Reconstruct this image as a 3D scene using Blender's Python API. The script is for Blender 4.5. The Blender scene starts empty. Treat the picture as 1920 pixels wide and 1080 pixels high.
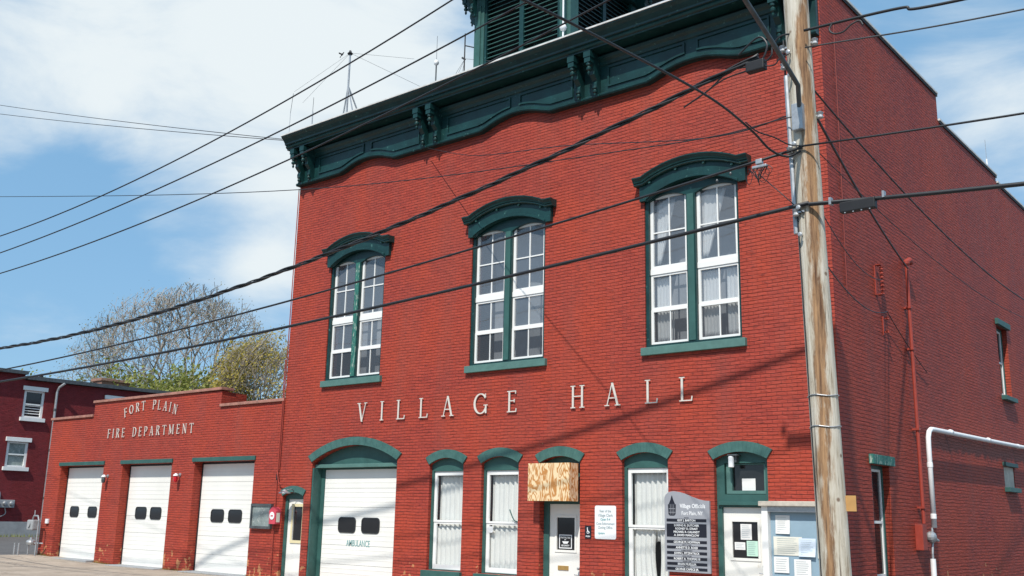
import bpy, bmesh, math, random
from mathutils import Vector, Matrix
from mathutils.geometry import tessellate_polygon
PI = math.pi
rad = math.radians
random.seed(7)
scene = bpy.context.scene
COL = scene.collection

# ------------------------------------------------------------------ camera
cam_d = bpy.data.cameras.new('camera')
cam = bpy.data.objects.new('camera', cam_d)
COL.objects.link(cam)
cam_d.sensor_width = 36.0
cam_d.lens = 36.0 * 1887.64 / 1920.0
cam_d.clip_end = 3000
def cam_axes(rx, ry, rz):
    c, s = math.cos(rz), math.sin(rz)
    f0 = Vector((-s, c, 0)); r0 = Vector((c, s, 0)); u0 = Vector((0, 0, 1))
    f = f0 * math.cos(rx) + u0 * math.sin(rx); u = u0 * math.cos(rx) - f0 * math.sin(rx)
    return r0 * math.cos(ry) + u * math.sin(ry), u * math.cos(ry) - r0 * math.sin(ry), f
_r, _u, _f = cam_axes(.224, .0211, .6939)
m = Matrix((_r, _u, -_f)).transposed().to_4x4()
m.translation = Vector((23.1806, -17.8357, 1.65))
cam.matrix_world = m
scene.camera = cam

# ------------------------------------------------------------------ light
SUN_PHI, SUN_EL = rad(18), rad(52)                    # azimuth turned from the facade normal towards the side wall
sun_dir = Vector((math.sin(SUN_PHI) * math.cos(SUN_EL), -math.cos(SUN_PHI) * math.cos(SUN_EL), math.sin(SUN_EL)))
sd = bpy.data.lights.new('sun', 'SUN')
sd.energy = 4.4; sd.angle = rad(0.53); sd.color = (1.0, .955, .88)
so = bpy.data.objects.new('sun', sd); COL.objects.link(so)
so.rotation_euler = (-sun_dir).to_track_quat('-Z', 'Y').to_euler()

world = bpy.data.worlds.new('World'); scene.world = world; world.use_nodes = True
wn = world.node_tree; wn.nodes.clear()
def N(t, typ, **kw):
    n = t.nodes.new(typ)
    for k, v in kw.items(): setattr(n, k, v)
    return n
wo = N(wn, 'ShaderNodeOutputWorld'); bg = N(wn, 'ShaderNodeBackground'); bg.inputs['Strength'].default_value = .12
sky = N(wn, 'ShaderNodeTexSky'); sky.sky_type = 'NISHITA'; sky.sun_disc = False
sky.sun_elevation = SUN_EL; sky.sun_rotation = math.atan2(sun_dir.x, sun_dir.y)
sky.air_density = 1.0; sky.dust_density = .8; sky.ozone_density = 1.6
tc = N(wn, 'ShaderNodeTexCoord')
wl = wn.links.new
# clouds: soft noise banks over the sky, keyed to world direction
mp = N(wn, 'ShaderNodeMapping'); mp.inputs['Scale'].default_value = (1, 1, 2.6); mp.inputs['Rotation'].default_value = (0, 0, .5)
wl(tc.outputs['Generated'], mp.inputs[0])
n1 = N(wn, 'ShaderNodeTexNoise'); n1.inputs['Scale'].default_value = 4.2; n1.inputs['Detail'].default_value = 9; n1.inputs['Roughness'].default_value = .58; n1.inputs['Distortion'].default_value = .35
wl(mp.outputs[0], n1.inputs['Vector'])
def wmath(op, a, b=None, clamp=False):
    n = N(wn, 'ShaderNodeMath', operation=op, use_clamp=clamp)
    for i, v in enumerate((a, b)):
        if v is None: continue
        if isinstance(v, (int, float)): n.inputs[i].default_value = v
        else: wl(v, n.inputs[i])
    return n.outputs[0]
def blob(d, wid, amt):
    dt = N(wn, 'ShaderNodeVectorMath', operation='DOT_PRODUCT'); dt.inputs[1].default_value = Vector(d).normalized()
    wl(tc.outputs['Generated'], dt.inputs[0])
    # 1-dot ~ angle^2/2
    e = wmath('DIVIDE', wmath('SUBTRACT', 1.0, dt.outputs['Value']), wid * wid / 2)
    g = wmath('POWER', 2.718, wmath('MULTIPLY', e, -1.0))
    return wmath('MULTIPLY', g, amt)
def pdir(u, v): return _f * 1887.64 + _r * (u - 960) - _u * (v - 540)
den = n1.outputs['Fac']
for (u, v, w, a) in [(260, 100, .22, .27), (640, 120, .20, .26), (40, 20, .2, .04), (760, 150, .1, .06), (150, 350, .05, -.22), (330, 400, .06, -.24), (60, 440, .08, -.26), (440, 420, .05, -.14), (470, 505, .04, .16),
        (240, 560, .10, -.14), (60, 570, .08, -.12), (1700, 60, .10, -.10), (1880, 210, .10, .26), (1800, 120, .06, .12), (60, 660, .05, .16), (330, 470, .035, .14), (120, 500, .06, .05), (1900, 40, .05, -.08)]:
    den = wmath('ADD', den, blob(pdir(u, v), w, a))
cr = N(wn, 'ShaderNodeMapRange'); cr.interpolation_type = 'SMOOTHSTEP'
cr.inputs['From Min'].default_value = .43; cr.inputs['From Max'].default_value = .92
wl(den, cr.inputs['Value'])
cm = N(wn, 'ShaderNodeMix', data_type='RGBA')
wl(cr.outputs[0], cm.inputs['Factor'])
hz = N(wn, 'ShaderNodeMix', data_type='RGBA', blend_type='MIX'); hz.inputs['Factor'].default_value = .65
wl(sky.outputs[0], hz.inputs['A']); hz.inputs['B'].default_value = (1.85, 3.95, 6.2, 1)
wl(hz.outputs['Result'], cm.inputs['A']); cm.inputs['B'].default_value = (6.2, 6.75, 7.0, 1)
wl(cm.outputs['Result'], bg.inputs['Color']); wl(bg.outputs[0], wo.inputs['Surface'])
scene.view_settings.view_transform = 'Standard'; scene.view_settings.look = 'None'
scene.view_settings.exposure = 0.15; scene.view_settings.gamma = 1

# ------------------------------------------------------------------ helpers
def new_mat(name):
    mt = bpy.data.materials.new(name); mt.use_nodes = True
    t = mt.node_tree
    return mt, t, t.nodes['Principled BSDF'], t.links.new
def paint(name, col, rough=.5, var=.12, scale=3.0, bump=.0, wear=None, wamt=.62, metal=0.0, spec=.4, streak=1.0, col2=None):
    """painted / plain surface with noise variation, optional worn patches of another colour"""
    mt, t, p, L = new_mat(name)
    tcn = N(t, 'ShaderNodeTexCoord'); mpn = N(t, 'ShaderNodeMapping'); mpn.inputs['Scale'].default_value = (1, 1, streak)
    L(tcn.outputs['Object'], mpn.inputs[0])
    nz = N(t, 'ShaderNodeTexNoise'); nz.inputs['Scale'].default_value = scale; nz.inputs['Detail'].default_value = 6; nz.inputs['Roughness'].default_value = .65
    L(mpn.outputs[0], nz.inputs['Vector'])
    rp = N(t, 'ShaderNodeValToRGB'); L(nz.outputs['Fac'], rp.inputs[0])
    a = [max(0, c * (1 - var)) for c in col]; b = [min(1, c * (1 + var)) for c in (col2 or col)]
    rp.color_ramp.elements[0].position = .3; rp.color_ramp.elements[0].color = (*a, 1)
    rp.color_ramp.elements[1].position = .7; rp.color_ramp.elements[1].color = (*b, 1)
    out = rp.outputs[0]
    if wear:
        n2 = N(t, 'ShaderNodeTexNoise'); n2.inputs['Scale'].default_value = scale * 3.3; n2.inputs['Detail'].default_value = 8; n2.inputs['Roughness'].default_value = .7
        L(mpn.outputs[0], n2.inputs['Vector'])
        mr = N(t, 'ShaderNodeMapRange'); mr.inputs['From Min'].default_value = wamt; mr.inputs['From Max'].default_value = wamt + .06
        L(n2.outputs['Fac'], mr.inputs['Value'])
        mx = N(t, 'ShaderNodeMix', data_type='RGBA'); L(mr.outputs[0], mx.inputs['Factor']); L(out, mx.inputs['A']); mx.inputs['B'].default_value = (*wear, 1)
        out = mx.outputs['Result']
    L(out, p.inputs['Base Color'])
    p.inputs['Roughness'].default_value = rough; p.inputs['Metallic'].default_value = metal; p.inputs['Specular IOR Level'].default_value = spec
    if bump:
        bn = N(t, 'ShaderNodeBump'); bn.inputs['Strength'].default_value = bump; bn.inputs['Distance'].default_value = .01
        L(nz.outputs['Fac'], bn.inputs['Height']); L(bn.outputs[0], p.inputs['Normal'])
    return mt

def brick_mat(name, c1, c2, mortar, row=.073, chips=True, patch=(.55, .035, .018), shade_stain=False):
    mt, t, p, L = new_mat(name)
    tcn = N(t, 'ShaderNodeTexCoord'); sx = N(t, 'ShaderNodeSeparateXYZ'); L(tcn.outputs['Object'], sx.inputs[0])
    ad = N(t, 'ShaderNodeMath', operation='ADD'); L(sx.outputs[0], ad.inputs[0]); L(sx.outputs[1], ad.inputs[1])
    # courses wander a little
    wz = N(t, 'ShaderNodeTexNoise'); wz.inputs['Scale'].default_value = 1.3; wz.inputs['Detail'].default_value = 3; L(tcn.outputs['Object'], wz.inputs['Vector'])
    wm = N(t, 'ShaderNodeMath', operation='MULTIPLY_ADD'); L(wz.outputs['Fac'], wm.inputs[0]); wm.inputs[1].default_value = .05; L(sx.outputs[2], wm.inputs[2])
    cb = N(t, 'ShaderNodeCombineXYZ'); L(ad.outputs[0], cb.inputs[0]); L(wm.outputs[0], cb.inputs[1])
    br = N(t, 'ShaderNodeTexBrick'); L(cb.outputs[0], br.inputs['Vector'])
    br.inputs['Scale'].default_value = 1; br.inputs['Brick Width'].default_value = .21; br.inputs['Row Height'].default_value = row
    br.inputs['Mortar Size'].default_value = .0085; br.inputs['Mortar Smooth'].default_value = .45; br.inputs['Bias'].default_value = -.1
    br.inputs['Color1'].default_value = (*c1, 1); br.inputs['Color2'].default_value = (*c2, 1); br.inputs['Mortar'].default_value = (*mortar, 1)
    # broad patches of fresher, more orange paint and of dull paint
    n1 = N(t, 'ShaderNodeTexNoise'); n1.inputs['Scale'].default_value = .45; n1.inputs['Detail'].default_value = 7; n1.inputs['Roughness'].default_value = .62; L(tcn.outputs['Object'], n1.inputs['Vector'])
    r1 = N(t, 'ShaderNodeMapRange'); r1.inputs['From Min'].default_value = .42; r1.inputs['From Max'].default_value = .62; L(n1.outputs['Fac'], r1.inputs['Value'])
    f1 = N(t, 'ShaderNodeMath', operation='MULTIPLY'); L(r1.outputs[0], f1.inputs[0]); f1.inputs[1].default_value = .55
    mx = N(t, 'ShaderNodeMix', data_type='RGBA'); L(f1.outputs[0], mx.inputs['Factor']); L(br.outputs['Color'], mx.inputs['A']); mx.inputs['B'].default_value = (*patch, 1)
    # mortar stays darker over the patches too
    mm = N(t, 'ShaderNodeMix', data_type='RGBA', blend_type='MULTIPLY'); mm.inputs['Factor'].default_value = 1
    # bed joints read much more strongly than the paint-filled upright joints
    dv = N(t, 'ShaderNodeMath', operation='DIVIDE'); L(wm.outputs[0], dv.inputs[0]); dv.inputs[1].default_value = row
    fr = N(t, 'ShaderNodeMath', operation='FRACT'); L(dv.outputs[0], fr.inputs[0])
    pp = N(t, 'ShaderNodeMath', operation='PINGPONG'); L(dv.outputs[0], pp.inputs[0]); pp.inputs[1].default_value = .5
    bj = N(t, 'ShaderNodeMapRange', interpolation_type='SMOOTHSTEP'); bj.inputs['From Min'].default_value = .14; bj.inputs['From Max'].default_value = .02; L(pp.outputs[0], bj.inputs['Value'])
    nj = N(t, 'ShaderNodeTexNoise'); nj.inputs['Scale'].default_value = 2.2; nj.inputs['Detail'].default_value = 6; nj.inputs['Roughness'].default_value = .7; L(tcn.outputs['Object'], nj.inputs['Vector'])
    rj = N(t, 'ShaderNodeMapRange'); rj.inputs['From Min'].default_value = .35; rj.inputs['From Max'].default_value = .62; rj.inputs['To Min'].default_value = .10; rj.inputs['To Max'].default_value = .50; L(nj.outputs['Fac'], rj.inputs['Value'])
    bw = N(t, 'ShaderNodeMath', operation='MULTIPLY'); L(bj.outputs[0], bw.inputs[0]); L(rj.outputs[0], bw.inputs[1])
    vw = N(t, 'ShaderNodeMath', operation='MULTIPLY_ADD'); L(br.outputs['Fac'], vw.inputs[0]); vw.inputs[1].default_value = .17; L(bw.outputs[0], vw.inputs[2])
    mr = N(t, 'ShaderNodeMath', operation='SUBTRACT'); mr.inputs[0].default_value = 1; L(vw.outputs[0], mr.inputs[1])
    L(mx.outputs['Result'], mm.inputs['A']); L(mr.outputs[0], mm.inputs['B'])
    # eroded dark joints in dashes
    mpn = N(t, 'ShaderNodeMapping'); mpn.inputs['Scale'].default_value = (3.2, 13.7, 1); L(cb.outputs[0], mpn.inputs[0])
    n2 = N(t, 'ShaderNodeTexNoise'); n2.inputs['Scale'].default_value = 1.6; n2.inputs['Detail'].default_value = 4; n2.inputs['Roughness'].default_value = .6; L(mpn.outputs[0], n2.inputs['Vector'])
    r2 = N(t, 'ShaderNodeMapRange'); r2.inputs['From Min'].default_value = .565; r2.inputs['From Max'].default_value = .66; r2.inputs['To Min'].default_value = 0; r2.inputs['To Max'].default_value = .58; L(n2.outputs['Fac'], r2.inputs['Value'])
    md = N(t, 'ShaderNodeMix', data_type='RGBA'); L(r2.outputs[0], md.inputs['Factor']); L(mm.outputs['Result'], md.inputs['A']); md.inputs['B'].default_value = (c1[0] * .3, c1[1] * .4, c1[2] * .5, 1)
    out = md.outputs['Result']
    # dull, weathered drifts and faint vertical wash marks
    mps = N(t, 'ShaderNodeMapping'); mps.inputs['Scale'].default_value = (1.5, 1.5, .22); L(tcn.outputs['Object'], mps.inputs[0])
    ns = N(t, 'ShaderNodeTexNoise'); ns.inputs['Scale'].default_value = .9; ns.inputs['Detail'].default_value = 7; ns.inputs['Roughness'].default_value = .62; L(mps.outputs[0], ns.inputs['Vector'])
    rs = N(t, 'ShaderNodeMapRange'); rs.inputs['From Min'].default_value = .47; rs.inputs['From Max'].default_value = .66; rs.inputs['To Max'].default_value = .34; L(ns.outputs['Fac'], rs.inputs['Value'])
    mS = N(t, 'ShaderNodeMix', data_type='RGBA'); L(rs.outputs[0], mS.inputs['Factor']); L(out, mS.inputs['A']); mS.inputs['B'].default_value = (c1[0] * .66, c1[1] * 1.15, c1[2] * 1.45, 1)
    out = mS.outputs['Result']
    if chips:
        n3 = N(t, 'ShaderNodeTexNoise'); n3.inputs['Scale'].default_value = 7; n3.inputs['Detail'].default_value = 5; n3.inputs['Roughness'].default_value = .7; L(tcn.outputs['Object'], n3.inputs['Vector'])
        r3 = N(t, 'ShaderNodeMapRange'); r3.inputs['From Min'].default_value = .735; r3.inputs['From Max'].default_value = .76; L(n3.outputs['Fac'], r3.inputs['Value'])
        mc = N(t, 'ShaderNodeMix', data_type='RGBA'); L(r3.outputs[0], mc.inputs['Factor']); L(out, mc.inputs['A']); mc.inputs['B'].default_value = (.55, .36, .27, 1)
        # flaking near the ground
        n4 = N(t, 'ShaderNodeTexNoise'); n4.inputs['Scale'].default_value = 5; n4.inputs['Detail'].default_value = 6; L(tcn.outputs['Object'], n4.inputs['Vector'])
        hm = N(t, 'ShaderNodeMapRange'); hm.inputs['From Min'].default_value = .1; hm.inputs['From Max'].default_value = 1.0; hm.inputs['To Min'].default_value = .2; hm.inputs['To Max'].default_value = 0; L(sx.outputs[2], hm.inputs['Value'])
        s4 = N(t, 'ShaderNodeMath', operation='ADD'); L(n4.outputs['Fac'], s4.inputs[0]); L(hm.outputs[0], s4.inputs[1])
        r4 = N(t, 'ShaderNodeMapRange'); r4.inputs['From Min'].default_value = .74; r4.inputs['From Max'].default_value = .78; L(s4.outputs[0], r4.inputs['Value'])
        m4 = N(t, 'ShaderNodeMix', data_type='RGBA'); L(r4.outputs[0], m4.inputs['Factor']); L(mc.outputs['Result'], m4.inputs['A']); m4.inputs['B'].default_value = (.5, .22, .1, 1)
        out = m4.outputs['Result']
    if shade_stain:   # ragged shadow of the fat pipe painted in, with dirt and dark repointing
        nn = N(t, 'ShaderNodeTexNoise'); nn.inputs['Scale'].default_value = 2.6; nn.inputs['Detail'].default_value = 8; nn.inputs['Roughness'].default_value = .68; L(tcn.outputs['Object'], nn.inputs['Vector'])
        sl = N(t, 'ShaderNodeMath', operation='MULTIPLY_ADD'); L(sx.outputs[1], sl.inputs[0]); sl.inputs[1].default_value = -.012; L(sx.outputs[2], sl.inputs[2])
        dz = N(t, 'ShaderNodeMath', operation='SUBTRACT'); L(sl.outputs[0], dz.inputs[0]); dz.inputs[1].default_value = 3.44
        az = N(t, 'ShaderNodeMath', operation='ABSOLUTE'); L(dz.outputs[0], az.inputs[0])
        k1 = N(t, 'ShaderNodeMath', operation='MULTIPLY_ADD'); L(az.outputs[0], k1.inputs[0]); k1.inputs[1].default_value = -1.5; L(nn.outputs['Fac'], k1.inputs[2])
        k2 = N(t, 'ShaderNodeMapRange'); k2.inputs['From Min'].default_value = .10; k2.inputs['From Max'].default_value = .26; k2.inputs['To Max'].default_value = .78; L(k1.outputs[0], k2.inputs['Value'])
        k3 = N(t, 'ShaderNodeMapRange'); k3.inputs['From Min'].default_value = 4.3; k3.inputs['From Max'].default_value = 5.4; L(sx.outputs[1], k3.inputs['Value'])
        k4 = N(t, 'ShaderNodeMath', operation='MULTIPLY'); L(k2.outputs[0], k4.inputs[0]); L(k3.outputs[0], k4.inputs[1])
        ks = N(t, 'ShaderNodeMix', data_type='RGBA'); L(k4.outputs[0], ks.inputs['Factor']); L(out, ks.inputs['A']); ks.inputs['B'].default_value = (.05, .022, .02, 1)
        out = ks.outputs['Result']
    L(out, p.inputs['Base Color']); p.inputs['Roughness'].default_value = .62; p.inputs['Specular IOR Level'].default_value = .3
    hs = N(t, 'ShaderNodeMath', operation='SUBTRACT'); L(n2.outputs['Fac'], hs.inputs[0]); L(vw.outputs[0], hs.inputs[1])
    bn = N(t, 'ShaderNodeBump'); bn.inputs['Strength'].default_value = 1.0; bn.inputs['Distance'].default_value = .018; L(hs.outputs[0], bn.inputs['Height']); L(bn.outputs[0], p.inputs['Normal'])
    return mt

M = {}
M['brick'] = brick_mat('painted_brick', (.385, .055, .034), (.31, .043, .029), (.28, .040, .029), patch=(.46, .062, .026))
M['brick_side'] = brick_mat('painted_side_brick', (.36, .054, .032), (.27, .041, .027), (.24, .037, .025), patch=(.41, .060, .025), shade_stain=True)
M['brick_far'] = brick_mat('dark_painted_brick', (.25, .026, .030), (.19, .020, .024), (.12, .012, .014), chips=False, patch=(.18, .018, .020))
M['brick_plain'] = brick_mat('bare_brick', (.36, .16, .10), (.42, .22, .15), (.4, .36, .3), chips=False, patch=(.34, .18, .12))
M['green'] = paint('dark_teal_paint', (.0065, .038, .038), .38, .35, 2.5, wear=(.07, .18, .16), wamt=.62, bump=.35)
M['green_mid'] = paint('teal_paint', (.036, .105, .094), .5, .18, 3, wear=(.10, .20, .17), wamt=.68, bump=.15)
M['green_sill'] = paint('pale_teal_paint', (.085, .18, .16), .55, .14, 5, wear=(.03, .11, .10), wamt=.66)
M['green_worn'] = paint('flaking_teal_paint', (.03, .15, .12), .6, .3, 6, wear=(.34, .42, .36), wamt=.55, bump=.4, streak=.35)
M['white'] = paint('white_paint', (.80, .80, .78), .45, .03, 4)
M['door_white'] = paint('door_white', (.80, .79, .745), .42, .05, 1.0, wear=(.66, .62, .54), wamt=.66, streak=.4)
M['frame_cream'] = paint('cream_paint', (.70, .62, .38), .5, .05, 4)
M['gasket'] = paint('dark_gasket', (.02, .022, .025), .5, .1)
M['dark'] = paint('dark_interior', (.045, .045, .05), .8, .2, 1)
M['room'] = paint('dim_room', (.40, .42, .45), .9, .25, .8)
M['black'] = paint('black_rubber', (.014, .014, .016), .55, .2, 8)
M['cable'] = paint('black_cable', (.018, .018, .02), .5, .25, 4, spec=.5)
M['cable_grey'] = paint('weathered_cable', (.06, .06, .062), .45, .3, 3)
M['metal'] = paint('galvanised_metal', (.42, .43, .44), .42, .2, 12, metal=.6)
M['metal_dark'] = paint('dull_metal', (.10, .11, .115), .5, .3, 6, metal=.4)
M['flash'] = paint('roof_flashing', (.62, .62, .60), .5, .2, 5, wear=(.35, .16, .08), wamt=.66)
M['roof'] = paint('tar_roof', (.05, .05, .052), .9, .3, 3)
M['coping'] = paint('stone_coping', (.36, .17, .13), .8, .3, 5, wear=(.18, .10, .08), wamt=.56)
M['concrete'] = paint('grey_concrete', (.30, .31, .32), .9, .15, 2.2, bump=.3)
M['tan'] = paint('gritty_paving', (.37, .30, .235), .95, .16, 1.2, bump=.4, wear=(.27, .215, .165), wamt=.60)
def paving():
    mt, t, p, L = new_mat('gritty_paving')
    tcn = N(t, 'ShaderNodeTexCoord')
    n = N(t, 'ShaderNodeTexNoise'); n.inputs['Scale'].default_value = .9; n.inputs['Detail'].default_value = 9; n.inputs['Roughness'].default_value = .72; L(tcn.outputs['Object'], n.inputs['Vector'])
    r = N(t, 'ShaderNodeValToRGB'); L(n.outputs['Fac'], r.inputs[0]); r.color_ramp.elements[0].position = .32; r.color_ramp.elements[0].color = (.27, .22, .17, 1); r.color_ramp.elements[1].position = .68; r.color_ramp.elements[1].color = (.42, .35, .28, 1)
    v = N(t, 'ShaderNodeTexVoronoi', feature='DISTANCE_TO_EDGE'); v.inputs['Scale'].default_value = .55
    n2 = N(t, 'ShaderNodeTexNoise'); n2.inputs['Scale'].default_value = 2.4; n2.inputs['Detail'].default_value = 5; L(tcn.outputs['Object'], n2.inputs['Vector'])
    ml = N(t, 'ShaderNodeMix', data_type='VECTOR'); ml.inputs['Factor'].default_value = .22; L(tcn.outputs['Object'], ml.inputs['A']); L(n2.outputs['Color'], ml.inputs['B']); L(ml.outputs['Result'], v.inputs['Vector'])
    c = N(t, 'ShaderNodeMapRange'); c.inputs['From Min'].default_value = .022; c.inputs['From Max'].default_value = .008; c.inputs['To Max'].default_value = .22; L(v.outputs['Distance'], c.inputs['Value'])
    m = N(t, 'ShaderNodeMix', data_type='RGBA'); L(c.outputs[0], m.inputs['Factor']); L(r.outputs[0], m.inputs['A']); m.inputs['B'].default_value = (.10, .08, .065, 1)
    n3 = N(t, 'ShaderNodeTexNoise'); n3.inputs['Scale'].default_value = 1.7; n3.inputs['Detail'].default_value = 4; L(tcn.outputs['Object'], n3.inputs['Vector'])
    c3 = N(t, 'ShaderNodeMapRange'); c3.inputs['From Min'].default_value = .62; c3.inputs['From Max'].default_value = .72; c3.inputs['To Max'].default_value = .45; L(n3.outputs['Fac'], c3.inputs['Value'])
    m3 = N(t, 'ShaderNodeMix', data_type='RGBA'); L(c3.outputs[0], m3.inputs['Factor']); L(m.outputs['Result'], m3.inputs['A']); m3.inputs['B'].default_value = (.13, .11, .095, 1)
    L(m3.outputs['Result'], p.inputs['Base Color']); p.inputs['Roughness'].default_value = .95
    b = N(t, 'ShaderNodeBump'); b.inputs['Strength'].default_value = .5; b.inputs['Distance'].default_value = .01; L(n.outputs['Fac'], b.inputs['Height']); L(b.outputs[0], p.inputs['Normal'])
    return mt
M['tan'] = paving()
M['asphalt'] = paint('worn_asphalt', (.105, .10, .098), .95, .2, 1.2, bump=.4, wear=(.075, .075, .075), wamt=.60)
M['letter'] = paint('cream_metal_letters', (.64, .60, .54), .5, .05, 8)
M['red_paint'] = paint('red_painted_metal', (.30, .046, .030), .5, .15, 5, wear=(.2, .03, .02), wamt=.66)
M['red_dull'] = paint('dull_red_metal', (.20, .034, .026), .6, .15, 5)
M['alarm_red'] = paint('faded_red_enamel', (.58, .07, .10), .4, .12, 5)
M['lamp_red'] = paint('red_lens', (.5, .01, .02), .15, .1, 5)
M['pvc'] = paint('white_pipe', (.82, .82, .82), .4, .05, 3, wear=(.55, .54, .52), wamt=.68)
M['brass'] = paint('brass', (.55, .34, .12), .35, .15, 8, metal=.6)
M['paper'] = paint('white_paper', (.78, .77, .75), .8, .04, 8)
M['paper_c'] = paint('cream_paper', (.74, .72, .63), .8, .05, 8)
M['paper_g'] = paint('pale_green_paper', (.50, .72, .60), .8, .04, 8)
M['paper_b'] = paint('pale_blue_paper', (.62, .70, .80), .8, .04, 8)
M['board_blue'] = paint('blue_backing', (.26, .37, .45), .8, .08, 2)
M['bleached'] = paint('bleached_timber', (.50, .45, .38), .8, .25, 4, bump=.5)
M['grey_sign'] = paint('grey_sign_board', (.30, .31, .34), .5, .06, 4)
M['sign_black'] = paint('sign_black', (.012, .013, .022), .5, .1)
M['sign_white'] = paint('sign_white', (.78, .79, .80), .5, .03)
M['ink_teal'] = paint('teal_ink', (.12, .34, .36), .6, .1)
M['ink_faded'] = paint('worn_teal_ink', (.20, .38, .38), .6, .2, 14)
M['ink_grey'] = paint('faded_ink', (.28, .36, .38), .6, .1)
M['ink_dark'] = paint('dark_ink', (.10, .11, .14), .6, .1)
M['cardboard'] = paint('cardboard', (.50, .28, .10), .8, .1, 4)
M['case_glass'] = paint('cloudy_case', (.24, .28, .27), .25, .35, 3.5, wear=(.42, .44, .42), wamt=.56)
M['black_glass'] = paint('dark_glass', (.02, .02, .022), .06, .1, spec=.6)

def glass(name, diffuse_mix, col, rough=.03, gl=.16):
    mt, t, p, L = new_mat(name)
    tr = N(t, 'ShaderNodeBsdfTransparent'); tr.inputs[0].default_value = (.95, .97, .98, 1)
    df = N(t, 'ShaderNodeBsdfDiffuse'); df.inputs[0].default_value = (*col, 1)
    g = N(t, 'ShaderNodeBsdfGlossy'); g.inputs['Roughness'].default_value = rough
    nz = N(t, 'ShaderNodeTexNoise'); nz.inputs['Scale'].default_value = 1.5; bn = N(t, 'ShaderNodeBump'); bn.inputs['Strength'].default_value = .08; bn.inputs['Distance'].default_value = .02
    L(nz.outputs['Fac'], bn.inputs['Height']); L(bn.outputs[0], g.inputs['Normal'])
    m1 = N(t, 'ShaderNodeMixShader'); m1.inputs[0].default_value = diffuse_mix; L(tr.outputs[0], m1.inputs[1]); L(df.outputs[0], m1.inputs[2])
    lw = N(t, 'ShaderNodeLayerWeight'); lw.inputs[0].default_value = .5; fr = N(t, 'ShaderNodeMath', operation='POWER'); L(lw.outputs['Facing'], fr.inputs[0]); fr.inputs[1].default_value = 3.5
    ad = N(t, 'ShaderNodeMath', operation='ADD'); L(fr.outputs[0], ad.inputs[0]); ad.inputs[1].default_value = gl + .04
    m2 = N(t, 'ShaderNodeMixShader'); L(ad.outputs[0], m2.inputs[0]); L(m1.outputs[0], m2.inputs[1]); L(g.outputs[0], m2.inputs[2])
    L(m2.outputs[0], t.nodes['Material Output'].inputs['Surface']); t.nodes.remove(p)
    return mt
M['glass'] = glass('window_glass', .32, (.30, .33, .37), gl=.07)  # grey-blue diffuse share stands in for sky reflected in the panes
M['screen'] = glass('window_with_insect_screen', .45, (.08, .078, .08), gl=.01)
M['glass_low'] = glass('clear_window_glass', .02, (.3, .32, .33), gl=.0)

def lace(name, col):
    mt, t, p, L = new_mat(name)
    tcn = N(t, 'ShaderNodeTexCoord'); v = N(t, 'ShaderNodeTexVoronoi'); v.inputs['Scale'].default_value = 60; L(tcn.outputs['Object'], v.inputs['Vector'])
    n = N(t, 'ShaderNodeTexNoise'); n.inputs['Scale'].default_value = 3.5; n.inputs['Detail'].default_value = 4; L(tcn.outputs['Object'], n.inputs['Vector'])
    mxx = N(t, 'ShaderNodeMath', operation='MULTIPLY'); L(v.outputs['Distance'], mxx.inputs[0]); L(n.outputs['Fac'], mxx.inputs[1])
    r = N(t, 'ShaderNodeValToRGB'); L(mxx.outputs[0], r.inputs[0])
    r.color_ramp.elements[0].position = .05; r.color_ramp.elements[0].color = (*[c * .88 for c in col], 1)
    r.color_ramp.elements[1].position = .3; r.color_ramp.elements[1].color = (*col, 1)
    L(r.outputs[0], p.inputs['Base Color']); p.inputs['Roughness'].default_value = .9
    p.inputs['Subsurface Weight'].default_value = 0
    return mt
M['lace'] = lace('lace_curtain', (.74, .73, .69))
M['net'] = lace('net_curtain', (.88, .88, .87))

def ply_mat():
    mt, t, p, L = new_mat('plywood_grain')
    tcn = N(t, 'ShaderNodeTexCoord'); mpn = N(t, 'ShaderNodeMapping'); mpn.inputs['Scale'].default_value = (1.0, 1.0, .30); L(tcn.outputs['Object'], mpn.inputs[0])
    n = N(t, 'ShaderNodeTexNoise'); n.inputs['Scale'].default_value = 5.2; n.inputs['Detail'].default_value = 3.5; n.inputs['Distortion'].default_value = .6; L(mpn.outputs[0], n.inputs['Vector'])
    mu = N(t, 'ShaderNodeMath', operation='MULTIPLY'); L(n.outputs['Fac'], mu.inputs[0]); mu.inputs[1].default_value = 55
    si = N(t, 'ShaderNodeMath', operation='SINE'); L(mu.outputs[0], si.inputs[0])
    r = N(t, 'ShaderNodeValToRGB'); mr = N(t, 'ShaderNodeMapRange'); mr.inputs['From Min'].default_value = -1; L(si.outputs[0], mr.inputs['Value']); L(mr.outputs[0], r.inputs[0])
    r.color_ramp.elements[0].position = .1; r.color_ramp.elements[0].color = (.50, .22, .06, 1)
    r.color_ramp.elements[1].position = .75; r.color_ramp.elements[1].color = (.80, .62, .38, 1)
    L(r.outputs[0], p.inputs['Base Color']); p.inputs['Roughness'].default_value = .7
    return mt
M['ply'] = ply_mat()

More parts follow.
